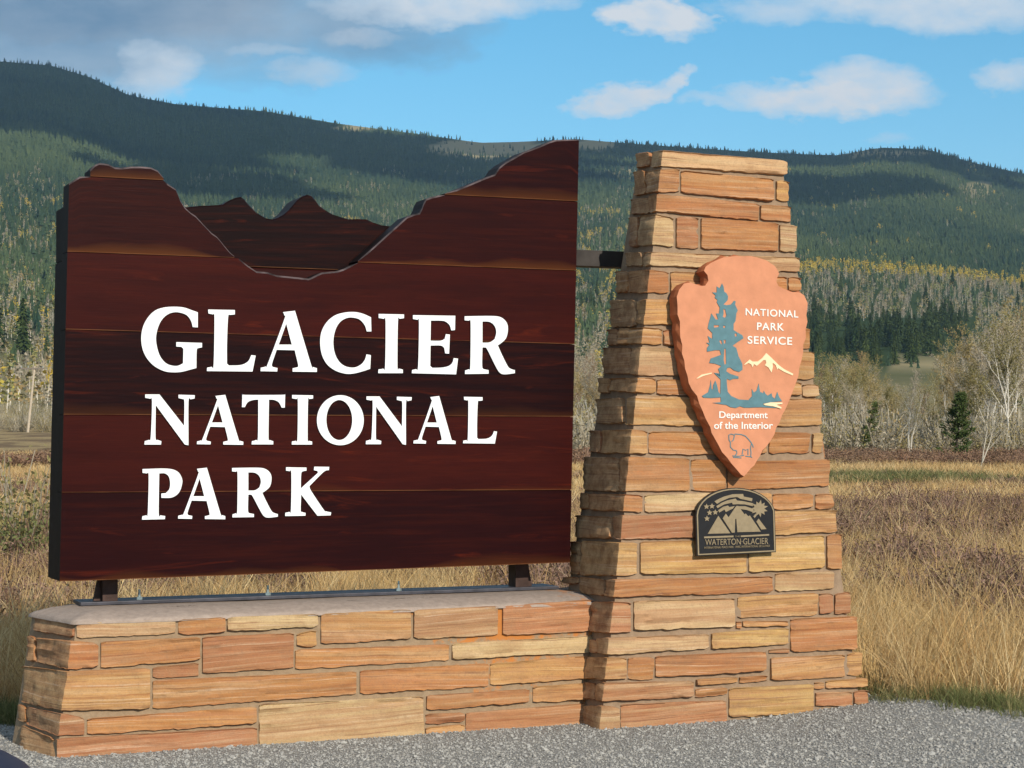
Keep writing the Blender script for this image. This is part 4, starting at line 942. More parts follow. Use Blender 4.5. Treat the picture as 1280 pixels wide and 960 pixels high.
OLIVG = leafmat('yellow_green_leaves', [(.16, .19, .07), (.30, .30, .10), (.24, .22, .11)], .8, .2)
YEL = leafmat('yellow_aspen_leaves', [(.50, .36, .05), (.66, .46, .06), (.38, .34, .08)], .8, .25)
CONF = leafmat('conifer_needles', [(.020, .046, .030), (.032, .060, .033), (.055, .080, .038)], .9)
def stands(m):          # broad noise patches of paler or darker needle colour
    nt = m.node_tree; b = nt.nodes['Principled BSDF']; src = b.inputs['Base Color'].links[0].from_socket
    oi = nd(nt, 'ShaderNodeObjectInfo'); n = nd(nt, 'ShaderNodeTexNoise'); n.inputs['Scale'].default_value = .0028; n.inputs['Detail'].default_value = 5; n.inputs['Roughness'].default_value = .65
    lk(nt, oi.outputs['Location'], n.inputs['Vector'])
    c = mixc(nt, ramp(nt, n.outputs[0], [(.40, 0), (.58, 1)]), src, mixc(nt, .42, src, (.13, .165, .060))); lk(nt, c, b.inputs['Base Color'])
stands(CONF)
CONN = leafmat('near_conifer_needles', [(.035, .062, .020), (.085, .115, .035)], .85)
CBARK = flat('conifer_bark', (.09, .065, .05), .9, 0, .3, 12)
HAZEG = leafmat('bare_aspen_twigs', [(.27, .235, .18), (.37, .32, .24), (.35, .28, .17)], .95)
def tuft(seed, n, h, rad, lean, width, mt, seg=3, name='grass_tuft', droop=.5, bias=(0, 0)):
    rnd = random.Random(seed); vs = []; fs_ = []
    for i in range(n):
        a = rnd.uniform(0, 6.283); r_ = rad * math.sqrt(rnd.random()); bx, by = r_ * math.cos(a), r_ * math.sin(a)
        hh = h * rnd.uniform(.45, 1.1); la = rnd.gauss(0, lean) + bias[0]; lb = rnd.gauss(0, lean) + bias[1]; w = width * rnd.uniform(.7, 1.3)
        ta = rnd.uniform(0, 3.14); wx, wy = math.cos(ta) * w, math.sin(ta) * w; b0 = len(vs)
        for s_ in range(seg + 1):
            t = s_ / seg; k = t * t * droop + t * (1 - droop); z = hh * (t - .12 * t * t * (abs(la) + abs(lb)))
            x = bx + la * hh * k; y = by + lb * hh * k; ww = 1 - t * .85
            vs += [(x - wx * ww, y - wy * ww, z), (x + wx * ww, y + wy * ww, z)]
            if s_: fs_.append((b0 + 2 * s_ - 2, b0 + 2 * s_ - 1, b0 + 2 * s_ + 1, b0 + 2 * s_))
    return proto(name, vs, fs_, [mt])
def shrub(seed, n, h, rad, mt, mt2, leaf=.035, nl=4, name='brush_clump', lw=1.0):
    rnd = random.Random(seed); vs = []; fs_ = []; mi = []
    for i in range(n):
        a = rnd.uniform(0, 6.283); r0 = rad * .35 * rnd.random(); el = rnd.uniform(.5, 1.35); L_ = h * rnd.uniform(.5, 1.1)
        d = Vector((math.cos(a) * math.cos(el), math.sin(a) * math.cos(el), math.sin(el))); p = Vector((math.cos(a) * r0, math.sin(a) * r0, 0)); w = .006 * lw
        sd = Vector((-d.y, d.x, 0)).normalized() * w
        for s_ in range(3):
            q = p + d * L_ / 3; b0 = len(vs); vs += [tuple(p - sd), tuple(p + sd), tuple(q + sd * .6), tuple(q - sd * .6)]; fs_.append((b0, b0 + 1, b0 + 2, b0 + 3)); mi.append(0)
            for _ in range(nl):
                c = p.lerp(q, rnd.random()) + Vector((rnd.gauss(0, .07), rnd.gauss(0, .07), rnd.gauss(0, .05))) * h * 1.3
                u = Vector((rnd.gauss(0, 1), rnd.gauss(0, 1), rnd.gauss(0, 1))).normalized() * leaf * rnd.uniform(.6, 1.5); v = u.cross(Vector((rnd.gauss(0, 1), rnd.gauss(0, 1), rnd.gauss(0, 1)))).normalized() * leaf * .5
                b0 = len(vs); vs += [tuple(c - u), tuple(c + v), tuple(c + u), tuple(c - v)]; fs_.append((b0, b0 + 1, b0 + 2, b0 + 3)); mi.append(1)
            p = q; d = (d + Vector((rnd.gauss(0, .22), rnd.gauss(0, .22), rnd.gauss(.05, .15)))).normalized()
    return proto(name, vs, fs_, [mt, mt2], mi)
def conifer_verts(seed, h, r, tiers, sides, ragged=.35, base=.08):
    rnd = random.Random(seed); vs = []; fs_ = []
    for t in range(tiers):
        f = t / tiers; z0 = h * (base + (1 - base) * f * .93); z1 = min(h, z0 + h * (1.5 / tiers) + .02 * h); rr = r * (1 - f) ** .85 * rnd.uniform(.85, 1.15) + .02 * h * .3
        b0 = len(vs); vs.append((rnd.uniform(-.05, .05) * r, rnd.uniform(-.05, .05) * r, z1)); o_ = rnd.uniform(0, 6)
        for i in range(sides * 2):
            a = math.pi * i / sides + o_; k = rr * (1 if i % 2 == 0 else 1 - ragged - .25) * rnd.uniform(.8, 1.15); vs.append((k * math.cos(a), k * math.sin(a), z0 - (h * .02 if i % 2 == 0 else -h * .02) * rnd.uniform(.5, 1.5)))
        for i in range(sides * 2): fs_.append((b0, b0 + 1 + i, b0 + 1 + (i + 1) % (sides * 2)))
    return vs, fs_
# --- hillside forest
FC = [proto('far_conifer', *conifer_verts(s_, 1, .17 + .03 * (s_ % 3), 4, 4), [CONF]) for s_ in range(4)]
def far_aspen(seed, mt, n=26, lf=.06, twig=False):
    rnd = random.Random(seed); vs = []; fs_ = []; mi = []
    tx, ty = rnd.uniform(-.03, .03), rnd.uniform(-.03, .03); w = .011
    for (ax, ay) in ((1, 0), (0, 1)):
        b0 = len(vs); vs += [(-w * ax, -w * ay, 0), (w * ax, w * ay, 0), (tx + w * .4 * ax, ty + w * .4 * ay, .8), (tx - w * .4 * ax, ty - w * .4 * ay, .8)]; fs_.append((b0, b0 + 1, b0 + 2, b0 + 3)); mi.append(0)
    for i in range(n):
        z = rnd.uniform(.28, 1.0); rr = .20 * math.sin(min(1, (1.06 - z) * 1.5) * 1.57); a = rnd.uniform(0, 6.28); q = rr * math.sqrt(rnd.random()); c = Vector((q * math.cos(a), q * math.sin(a), z))
        if twig: u = Vector((math.cos(a) * .3, math.sin(a) * .3, 1)).normalized() * rnd.uniform(.07, .15); v = Vector((-math.sin(a), math.cos(a), 0)) * .010
        else:
            u = Vector((rnd.gauss(0, 1), rnd.gauss(0, 1), rnd.gauss(0, 1))).normalized() * lf; v = u.cross(Vector((rnd.gauss(0, 1), rnd.gauss(0, 1), rnd.gauss(0, 1)))).normalized() * lf * .8
        b0 = len(vs); vs += [tuple(c - u), tuple(c + v), tuple(c + u), tuple(c - v)]; fs_.append((b0, b0 + 1, b0 + 2, b0 + 3)); mi.append(1)
    return proto('far_aspen', vs, fs_, [BARK, mt], mi)
FA = [far_aspen(s_, YEL) for s_ in range(3)]; FB = [far_aspen(10 + s_, HAZEG, 46, .05, True) for s_ in range(2)] + [far_aspen(20, OLIVE, 34, .055), far_aspen(21, OLIVG, 34, .055), far_aspen(22, HAZEG, 40, .05)]
rn = random.Random(11); sets = {'con': [], 'yel': [], 'bare': []}
def far_kind(px, row):
    n = noise.noise(Vector((px * .012, row * .03, 4))); n2 = noise.noise(Vector((px * .035, row * .09, 8))); q = rn.random()
    if clearing(px, row): return None if q > .06 else 'con'
    if px < 790:
        if row < 255 + 22 * n: return 'bare' if (row > 215 and n2 > .25 and q < .35) else 'con'
        if row < 348 + 8 * n: return 'yel' if (n2 > .20 and q < .5 and row > 268) else ('bare' if q > .75 else 'con')
        if n < -.22 and row < 430: return 'con' if q < .5 else ('yel' if q < .7 else None)
        if row < 430: return 'bare' if q < .50 else ('yel' if q < .56 else ('con' if n2 > .05 else None))
        return 'bare' if q < .5 else ('yel' if q < .53 else ('con' if q > .97 else None))
    if row < 344 + 9 * n: return 'yel' if (row > 205 and n2 > .42 and q < .35) else ('bare' if row > 240 and n2 < -.35 and q < .3 else 'con')
    if row < 358 + 8 * n: return 'yel' if q < .85 else 'con'
    if row < 388: return 'bare' if q < .75 else ('con' if n2 > .15 else None)
    if px < 1222 and row < 480: return None if row > 400 else ('bare' if q < .7 else None)
    return 'bare' if q < .7 and px > 1222 else None
for i in range(105000):
    px = rn.uniform(-260, 1540); ry = ridge_y(px); row = rn.uniform(ry - 1, 538)
    fr = (540 - row) / (540 - ry); r = float(np.interp(fr, FY[1:], FX[1:])) * rn.uniform(.985, 1.015)
    if r > 3610 or r < 330: continue
    if rn.random() > max(.16, min(1, (r / 2300) ** 1.1)): continue
    th = math.atan((px - 640) / F); x = r * math.sin(th); y = r * math.cos(th); k = far_kind(px, row)
    if k: sets[k].append((x, y, t_height(x, y) - .3))
def put(name, pts, protos, hmin, hmax, seed, aspect=(.8, 1.2), **tags):
    q = random.Random(seed); sc = []; rt = []; ix = []
    for p in pts:
        r = math.hypot(p[0], p[1]); h = q.uniform(hmin, hmax); w = h * q.uniform(*aspect); sc.append((w, w, h)); rt.append((q.gauss(0, .03), q.gauss(0, .03), q.uniform(0, 6.28))); ix.append(q.randrange(len(protos)))
    return instancer(name, pts, sc, rt, ix, protos, kind='stuff', **tags)
put('hillside_conifers', sets['con'], FC, 5.0, 11.5, 1, (.9, 1.4), label='dense conifer forest covering the far hills up to the ridge', cat='forest')
put('yellow_aspens', sets['yel'], FA, 5, 8.5, 2, (1.1, 1.7), label='yellow autumn aspens in bands along the foot of the far hills', cat='trees')
put('bare_aspens', sets['bare'], FB, 4.5, 8, 3, (1.1, 1.7), label='grey leafless aspen woods with pale trunks below the hills', cat='trees')
# --- dark individual conifers at middle distance
def conifer_tree(h, r, seed, tiers=13, sides=8, lean=(0, 0)):
    vs, fs_ = conifer_verts(seed, h, r, tiers, sides, .45, .06); rnd = random.Random(seed)
    n0 = len(vs)
    for i in range(int(tiers * 26)):                       # loose sprays that break the outline
        f = rnd.random() ** 1.3; z = h * (.05 + .93 * f); a = rnd.uniform(0, 6.28); q = r * (1 - f) ** .85 * rnd.uniform(.6, 1.22)
        c = Vector((q * math.cos(a), q * math.sin(a), z)); u = Vector((math.cos(a), math.sin(a), -.25)) * r * .22; v = Vector((-math.sin(a), math.cos(a), rnd.uniform(-.5, .5))) * r * .10
        b0 = len(vs); vs += [tuple(c - u), tuple(c + v), tuple(c + u), tuple(c - v)]; fs_.append((b0, b0 + 1, b0 + 2, b0 + 3))
    vs = [(x + lean[0] * z, y + lean[1] * z, z) for x, y, z in vs]
    cr = proto('crown', vs, fs_, [CONN])
    tw = r * .07; t_ = [(tw * math.cos(a) * k + lean[0] * z, tw * math.sin(a) * k + lean[1] * z, z) for z, k in ((0, 1), (h * .9, .2)) for a in [i * 1.2566 for i in range(5)]]
    tr_ = proto('trunk', t_, [(i, (i + 1) % 5, 5 + (i + 1) % 5, 5 + i) for i in range(5)], [CBARK]); return cr, tr_
def place_tree(parts, name, loc, sc, rz, **tags):
    e = empty(name, loc, rz, **tags); e.scale = sc if hasattr(sc, '__len__') else (sc, sc, sc)
    for p in parts:
        c = p.copy(); COL.objects.link(c); c.parent = e
    return e
def at_row(px, row):
    ry = ridge_y(px); r = float(np.interp((540 - row) / (540 - ry), FY[1:], FX[1:])); th = math.atan((px - 640) / F); x = r * math.sin(th); y = r * math.cos(th); return x, y, t_height(x, y), r
def at_z(px, d):
    x = (px - 640) / F * d; return x, d, t_height(x, d), d
CT = [conifer_tree(1, .20, s_ + 50, 11, 7) for s_ in range(4)]
for px, row, hp_, lab in ((28, 450, 70, 'dark spruce with full crown left of the sign above the utility pole'), (-4, 446, 66, 'dark spruce cut by the left edge of the picture'), (57, 458, 30, 'smaller dark spruce close behind the left edge of the sign')):
    x, y, z, r = at_row(px, row); place_tree(CT[px % 4], 'spruce_tree', (x, y, z), hp_ * r / F, px, label=lab, cat='tree')
q = random.Random(5)
for i in range(120):
    t = i / 119; px = 1012 + 200 * t + q.uniform(-6, 6); row = 430 + q.uniform(-24, 16) + (6 if 1080 < px < 1160 else -6)
    hh = (34 + q.uniform(-9, 9)) * (1 if 1060 < px < 1170 else .8)
    x, y, z, r = at_row(px, row); place_tree(CT[i % 4], 'spruce_tree', (x, y, z - .3), hh * r / F, q.uniform(0, 6), label='dark green spruce in the grove on the right at the foot of the hills', cat='tree', group='spruces of the dark grove')
for i in range(16):
    px = q.choice((q.uniform(722, 776), q.uniform(1015, 1280))); row = q.uniform(372, 402)
    x, y, z, r = at_row(px, row); place_tree(CT[i % 4], 'spruce_tree', (x, y, z - .3), q.uniform(20, 30) * r / F, q.uniform(0, 6), label='lone dark spruce among the grey aspens under the hills', cat='tree', group='spruces among the aspens')
def bushy(h, prof, seed, nclump, lean=0.0, qs=.075):
    rnd = random.Random(seed); vs = []; fs_ = []
    for i in range(nclump):
        f = rnd.random() ** .85; w_ = float(np.interp(f, [a for a, b in prof], [b for a, b in prof])); a = rnd.uniform(0, 6.28); q_ = w_ * rnd.uniform(.15, 1.0)
        c0_ = Vector((q_ * math.cos(a) + lean * f * h, q_ * math.sin(a), h * (.03 + .95 * f) - q_ * .15)); cr_ = rnd.uniform(.10, .20) * h / 3.4
        for _ in range(26):
            c = c0_ + Vector((rnd.gauss(0, 1), rnd.gauss(0, 1), rnd.gauss(0, .6))) * cr_ * .6
            u = (Vector((math.cos(a), math.sin(a), .5)) + Vector((rnd.gauss(0, .6), rnd.gauss(0, .6), rnd.gauss(0, .6)))).normalized() * qs * rnd.uniform(.6, 1.3); v = u.cross(Vector((rnd.gauss(0, 1), rnd.gauss(0, 1), rnd.gauss(0, 1)))).normalized() * qs * .3
            b0 = len(vs); vs += [tuple(c - u), tuple(c + v), tuple(c + u), tuple(c - v)]; fs_.append((b0, b0 + 1, b0 + 2, b0 + 3))
    cr = proto('crown', vs, fs_, [CONN])
    t_ = [(.07 * math.cos(a) * k + lean * z, .07 * math.sin(a) * k, z) for z, k in ((0, 1), (h * .9, .25)) for a in [i * 1.2566 for i in range(5)]]
    return cr, proto('trunk', t_, [(i, (i + 1) % 5, 5 + (i + 1) % 5, 5 + i) for i in range(5)], [CBARK])
nc_, nt_ = bushy(3.3, [(0, .55), (.10, 1.0), (.25, .85), (.38, .50), (.55, .72), (.72, .62), (.88, .30), (1, .08)], 71, 125, .10, .095)
x, y, z, d = at_z(1193, 88); place_tree((nc_, nt_), 'pine_tree', (x, y, z), 1, 0, label='bushy dark green young pine on the meadow edge at the right', cat='tree')
nc2, nt2 = bushy(3.3, [(0, .42), (.15, .34), (.3, .16), (.5, .34), (.75, .30), (1, .06)], 72, 62, .26)
x, y, z, d = at_z(1076, 105); place_tree((nc2, nt2), 'pine_tree', (x, y, z), 1, 0, label='slim dark leaning pine just right of the stone pillar', cat='tree')
# --- bare birches and cottonwoods
def birch(seed, h, lean=0, stems=1, fullness=1.0, thick=1.0):
    rnd = random.Random(seed); bv = []; bf = []; lv = []; lf = []
    def tube(p, q_, r0, r1, sides=4):
        d = (q_ - p).normalized(); a = d.orthogonal().normalized(); b_ = d.cross(a); b0 = len(bv)
        for c, r_ in ((p, r0), (q_, r1)):
            for i in range(sides): t = 6.283 * i / sides; bv.append(tuple(c + a * math.cos(t) * r_ + b_ * math.sin(t) * r_))
        for i in range(sides): bf.append((b0 + i, b0 + (i + 1) % sides, b0 + sides + (i + 1) % sides, b0 + sides + i))
    def grow(p, d, L_, r_, lev):
        n = 4 if lev == 0 else 3
        for s_ in range(n):
            q_ = p + d * L_ / n; tube(p, q_, r_, r_ * .78, 5 if lev == 0 else 3)
            if lev < 3 and (s_ > 0 or lev > 0):
                for _ in range(2 if lev < 2 else 2):
                    a = rnd.uniform(0, 6.283); sp_ = rnd.uniform(.35, .8); nd_ = (d + Vector((math.cos(a), math.sin(a), .25)) * sp_).normalized()
                    grow(q_, nd_, L_ * rnd.uniform(.38, .55), r_ * .45, lev + 1)
            if lev >= 1:
                for _ in range(int((3 if lev == 3 else 2) * fullness)):
                    c = q_ + Vector((rnd.gauss(0, .1), rnd.gauss(0, .1), rnd.gauss(0, .1))) * h * .14
                    u = Vector((rnd.gauss(0, 1), rnd.gauss(0, 1), rnd.gauss(.4, 1))).normalized() * h * rnd.uniform(.006, .013); v = u.cross(Vector((rnd.gauss(0, 1), rnd.gauss(0, 1), 0)) + Vector((.01, 0, 0))).normalized() * h * .005
                    b0 = len(lv); lv.extend([tuple(c - u), tuple(c + v), tuple(c + u), tuple(c - v)]); lf.append((b0, b0 + 1, b0 + 2, b0 + 3))
            p = q_; r_ *= .8; d = (d + Vector((rnd.gauss(0, .10), rnd.gauss(0, .10), .05))).normalized()
    for s_ in range(stems):
        a = lean + rnd.uniform(-.14, .14) * (1 if stems > 1 else .4)
        grow(Vector((s_ * .04 * h * .3, 0, 0)), Vector((a, rnd.uniform(-.1, .1), 1)).normalized(), h * .8, h * .011 * thick, 0)
    return (proto('trunk', bv, bf, [BARK]), lv, lf)
def birch_parts(seed, mt, **kw):
    t, lv, lf = birch(seed, 1.0, **kw); H_ = max(v.co.z for v in t.data.vertices)
    for v in t.data.vertices: v.co /= H_
    return (proto('crown', [(a / H_, b / H_, c / H_) for a, b, c in lv], lf, [mt]), t)
BK = [birch_parts(1, OLIVE, fullness=1.6), birch_parts(2, OLIVE, stems=2, fullness=1.2), birch_parts(3, HAZEG, stems=2, fullness=1.2), birch_parts(4, HAZEG, lean=.12, fullness=1.0), birch_parts(5, OLIVE, lean=-.1, fullness=2.0), birch_parts(6, RUST, fullness=1.4), birch_parts(9, HAZEG, lean=.34, stems=2, fullness=.25, thick=1.6), birch_parts(12, OLIVE, stems=2, fullness=.5, thick=1.7)]
q = random.Random(21)
for i in range(62):
    px = q.uniform(1000, 1300) if i < 52 else q.uniform(712, 790); d = q.uniform(108, 185); k = q.choice((0, 0, 1, 2, 2, 3, 4, 4, 5) if i % 2 else (0, 2, 3, 4))
    top = 438 - (22 if px > 1190 else 0) - (30 if px > 1245 else 0) + (26 if 1100 < px < 1180 else 0) + q.uniform(-8, 45); hgt = (566 - top) * d / F
    x, y, z, _ = at_z(px, d); place_tree(BK[k], 'birch_tree', (x, y, z - .1), hgt, q.uniform(0, 6.28), label='thin autumn birch with sparse crown in the wood behind the meadow', cat='tree', group='birches of the wood behind the meadow')
for px, d, k, h_, rz, lab in ((1136, 104, 7, 4.4, 0, 'pale forked birch with bare white stems in the middle of the wood'), (1224, 74, 6, 3.0, .0, 'leaning pair of white birch stems right of the bushy pine'), (1262, 108, 1, 8.3, 1, 'tall bare cottonwood at the right edge of the picture'), (1240, 118, 3, 7.6, 2, 'tall grey bare tree behind the leaning birches'), (745, 115, 1, 5.0, 0, 'slender birch seen between sign and pillar')):
    x, y, z, _ = at_z(px, d); place_tree(BK[k], 'birch_tree', (x, y, z - .05), h_, rz, label=lab, cat='tree')
# --- brush and grass
q = random.Random(33)
GB = [shrub(s_, 26, 1.0, .5, GREYT, (HAZEG, OLIVE, OLIVE)[s_], .03, 4, lw=1.6) for s_ in range(3)]
pts = []; 
for i in range(5200):
    px = q.uniform(-150, 1450); d = 104 * (330 / 104) ** (q.random()); x = (px - 640) / F * d
    if noise.noise(Vector((x * .03, d * .02, 2))) < -.32: continue
    if px < 120 and d < 240: continue
    if d > 190 and 1000 < px < 1230: continue
    pts.append((x, d, t_height(x, d) - .05))
put('grey_brush', pts, GB, 1.2, 3.2, 4, (.8, 1.3), label='grey leafless willow brush in front of and below the birch wood', cat='brush')
def field(n, z0, z1, fn, power=1.0, spread=(-160, 1440)):
    o_ = []
    while len(o_) < n:
        px = q.uniform(*spread); d = z0 * (z1 / z0) ** (q.random() ** power); x = (px - 640) / F * d
        n -= 0
        if d < edge_y(x) + .05: continue
        # keep clear of the masonry
        w_ = Vector((x, d, 0)) - Vector((w0.x, w0.y, 0)); u_, v_ = w_.dot(U), w_.dot(N)
        if -.75 < u_ < 2.9 and -.3 < v_ < 1.0: continue
        p_ = Vector((x, d, 0)) - Vector((P0.x, P0.y, 0))
        if -.3 < p_.dot(U) < 1.75 and -.3 < p_.dot(N) < .85: continue
        if fn(x, d): o_.append((x, d, t_height(x, d) - .01))
        elif q.random() < .02: n -= 1
    return o_
def pn(x, d): return .7 * noise.noise(Vector((x * .30, d * .14, 6))) + .8 * noise.noise(Vector((x * .9, d * .42, 3)))
GT = [tuft(s_, 24, (.50, .38, .46, .62, .30)[s_], .13, .36, (.0028, .0032, .0024, .0036, .003)[s_], STRAW, bias=(.28, -.05)) for s_ in range(5)]
put('dry_grass', field(9500, 10.2, 46, lambda x, d: pn(x, d) < (.42 if d < 14 else .12) or q.random() < .30), GT, .45, 1.05, 6, (.8, 1.3), label='tall dry straw coloured grass of the meadow behind sign and pillar', cat='grass')
GT2 = [tuft(40 + s_, 34, .30, .30, .35, .007, STRAW, 2) for s_ in range(3)]
put('short_dry_grass', field(7500, 34, 125, lambda x, d: pn(x, d) < .12 or 58 < d < 77 or d > 100), GT2, .8, 1.4, 7, (1.2, 2.0), label='short pale dry grass farther out on the meadow', cat='grass')
BS = [shrub(60 + s_, 34, .45, .4, BROWNS, BROWNS, .016, 5) for s_ in range(4)]
put('brown_brush', field(5000, 12.5, 56, lambda x, d: pn(x, d) > (.22 if d < 18 else .07) + q.gauss(0, .10)), BS, .3, .95, 8, (.9, 1.9), label='low purple brown brush in patches across the meadow', cat='brush')
RS_ = [shrub(80 + s_, 26, .6, .5, BROWNS, RUST, .03, 4) for s_ in range(3)]
put('rust_brush', field(2300, 74, 100, lambda x, d: noise.noise(Vector((x * .12, d * .05, 3))) > -.12 + q.gauss(0, .1)), RS_, .35, 1.3, 9, (1.0, 2.2), label='rusty red brown brush along the far edge of the meadow', cat='brush')
GG = [tuft(100 + s_, 30, .16, .14, .5, .003, GREENG, 2) for s_ in range(3)]
pts = []
for i in range(800):
    x = q.uniform(1.95, 4.2); y = edge_y(x) + q.gauss(0, .14) + .05
    if noise.noise(Vector((x * 3, y * 3, 0))) < .08 - .25 * (x < 2.4): continue
    pts.append((x, y, t_height(x, y)))
for i in range(700):
    x = q.uniform(-3.6, -2.35); y = edge_y(x) + abs(q.gauss(0, .15)) - .05; pts.append((x, y, t_height(x, y)))
put('green_verge_grass', pts, GG, .35, .9, 10, (.8, 1.3), label='short green grass fringe where the gravel ends', cat='grass')
pts = [(x, d, t_height(x, d)) for x, d in ((((q.uniform(1030, 1215) - 640) / F) * 52, q.uniform(47, 56)) for _ in range(900))]
put('green_ditch_grass', pts, GG, 1.6, 3.0, 11, (1.5, 2.5), label='green strip of grass along the shallow ditch in the meadow', cat='grass')
# leafy bushes left of the sign
bm1 = shrub(301, 90, 1.15, .8, GREYT, OLIVE, .035, 7, 'rose_bush'); bm2 = shrub(302, 80, 1.0, .8, BROWNS, GREENG, .032, 6, 'rose_bush')
for nm_, p_, px, d, s_, lab in (('rose_bush', bm1, 20, 22, 1.15, 'olive yellow leafy bush left of the sign in tall grass'), ('rose_bush', bm2, 52, 20.5, .85, 'green leafy bush beside the lower left edge of the sign'), ('rose_bush', bm2, 560, 19, .62, 'low green bush seen below the middle of the sign')):
    x = (px - 640) / F * d; e = empty(nm_, (x, d, t_height(x, d)), px, label=lab, cat='bush'); e.scale = (s_,) * 3; c = p_.copy(); c.name = 'branches'; COL.objects.link(c); c.parent = e
# gravel stones
PB_ = []
GRS = leafmat('gravel_stone', [(.25, .24, .225), (.33, .32, .30), (.42, .41, .38), (.30, .285, .255)], .85)
for s_ in range(4):
    bm = bmesh.new(); bmesh.ops.create_icosphere(bm, subdivisions=1, radius=1); rr_ = random.Random(s_)
    for v in bm.verts: v.co *= rr_.uniform(.7, 1.2); v.co.z *= .7
    me = bpy.data.meshes.new('pebble'); bm.to_mesh(me); bm.free(); me.materials.append(GRS); PB_.append(bpy.data.objects.new('pebble', me))
pts = []
while len(pts) < 60000:
    d = q.uniform(7.6, 10.9); x = q.uniform(-.30, .31) * d
    if d > edge_y(x) + .1: continue
    if d > edge_y(x) - .15 and q.random() < .5: continue
    pts.append((x, d, gz(x, d) + .014))
big = set(q.sample(range(len(pts)), 260))
sc = []; rt = []; ix = []
for i_, p in enumerate(pts):
    s_ = q.uniform(.009, .017) if i_ in big else min(.014, .0032 * math.exp(q.gauss(0, .5))); sc.append((s_ * q.uniform(.8, 1.4), s_, s_)); rt.append((q.uniform(-.6, .6), q.uniform(-.6, .6), q.uniform(0, 6))); ix.append(q.randrange(4))
instancer('gravel_stones', pts, sc, rt, ix, PB_, kind='stuff', label='loose grey crushed stones lying on the pull-out', cat='gravel')

# ---------------------------------------------------------------- utility pole
WOODP = flat('weathered_pole_wood', (.50, .42, .32), .85, 0, .15, 5); INS = flat('insulator_glass', (.25, .30, .28), .3, 0, .1, 10)
pole_d = 240.0; pxy = at_z(35, pole_d); H_ = 82 * pole_d / F
up_ = empty('utility_pole', (pxy[0], pxy[1], pxy[2]), 0, label='pale wooden utility pole with crossarm on the field at the far left', cat='pole')
lx = 8 * pole_d / F / H_
vs = []; fs_ = []
for z_, r_ in ((-.3, .17), (H_, .12)):
    for i in range(10): vs.append(Vector((pxy[0] + lx * z_ + r_ * math.cos(i * .6283), pxy[1] + r_ * math.sin(i * .6283), pxy[2] + z_)))
fs_ = [(i, (i + 1) % 10, 10 + (i + 1) % 10, 10 + i) for i in range(10)] + [tuple(range(10, 20))]
wmesh('pole', vs, fs_, WOODP, up_)
tp = Vector((pxy[0] + lx * H_, pxy[1], pxy[2] + H_ - .25))
v, f = boxv(tp, Vector((1, 0, 0)), Vector((0, 1, 0)), Z, -1.75, 1.2, -.16, -.02, -.10, .10); ca_ = wmesh('crossarm', v, f, flat('crossarm_wood', (.20, .17, .14), .9), up_)
for dx in (-1.6, -.8, 1.05):
    bm = bmesh.new(); bmesh.ops.create_cone(bm, cap_ends=True, segments=8, radius1=.07, radius2=.04, depth=.24); me = bpy.data.meshes.new('insulator'); bm.to_mesh(me); bm.free(); me.materials.append(INS)
    o = bpy.data.objects.new('insulator', me); link(o, up_); o.location = tp + Vector((dx, -.09, .22)) - up_.location

# ---------------------------------------------------------------- dark blue car whose front corner shows at the lower left
CARP, cnt, cb_ = mat('dark_blue_car_paint'); cb_.inputs['Base Color'].default_value = (.003, .010, .040, 1); cb_.inputs['Roughness'].default_value = .45; cb_.inputs['Specular IOR Level'].default_value = .25
GLS, cnt, cb_ = mat('car_window_glass'); cb_.inputs['Base Color'].default_value = (.02, .025, .03, 1); cb_.inputs['Roughness'].default_value = .06
TYR = flat('tyre_rubber', (.02, .02, .02), .85); RIM = flat('alloy_rim', (.5, .5, .5), .3, .8); LMP = flat('headlight_lens', (.6, .62, .65), .1, .3)
cx0 = -1.835
car = empty('parked_car', (cx0, 2.0, 0), 0, label='dark blue car parked beside the photographer, only its front corner showing at lower left', cat='car')
def loft(name, secs, m, par, smooth=True):
    """secs: list of (y, [(x half-profile, z)...]) mirrored left-right"""
    vs = []; n = None
    for y, pr in secs:
        full = [(-x, z) for x, z in pr] + [(x, z) for x, z in reversed(pr)]
        n = len(full); vs += [Vector((cx0 + x, y, z)) for x, z in full]
    fs_ = [(k * n + i, k * n + (i + 1) % n, (k + 1) * n + (i + 1) % n, (k + 1) * n + i) for k in range(len(secs) - 1) for i in range(n)]
    fs_ += [tuple(range(n))[::-1], tuple((len(secs) - 1) * n + i for i in range(n))]
    o = wmesh(name, vs, fs_, m, par, smooth=smooth); recalc(o)
    sb = o.modifiers.new('round', 'SUBSURF'); sb.levels = 1; sb.render_levels = 2; return o
def sec(w, zt_, zb=.22): return [(w * .86, zb), (w * .98, zb + .12), (w, zb + .32), (w * .97, zt_ - .10), (w * .86, zt_), (w * .3, zt_ + .03)]
loft('body', [(4.32, sec(.60, .62, .30)), (4.26, sec(.80, .80, .24)), (4.08, sec(.92, .865)), (3.6, sec(.94, .93)), (3.0, sec(.94, .96)), (2.0, sec(.94, .96)), (.8, sec(.94, .97)), (.1, sec(.93, .98)), (-.25, sec(.86, .92)), (-.35, sec(.7, .75, .3))], CARP, car)
loft('cabin', [(3.05, [(.74, .90), (.70, .94)]), (2.3, [(.78, .92), (.60, 1.38)]), (1.4, [(.80, .92), (.62, 1.46)]), (.7, [(.79, .92), (.60, 1.42)]), (-.02, [(.72, .92), (.66, .97)])], GLS, car)
rf_ = loft('roof', [(2.2, [(.58, 1.36), (.56, 1.42)]), (1.4, [(.60, 1.44), (.58, 1.49)]), (.75, [(.58, 1.41), (.56, 1.45)])], CARP, car)
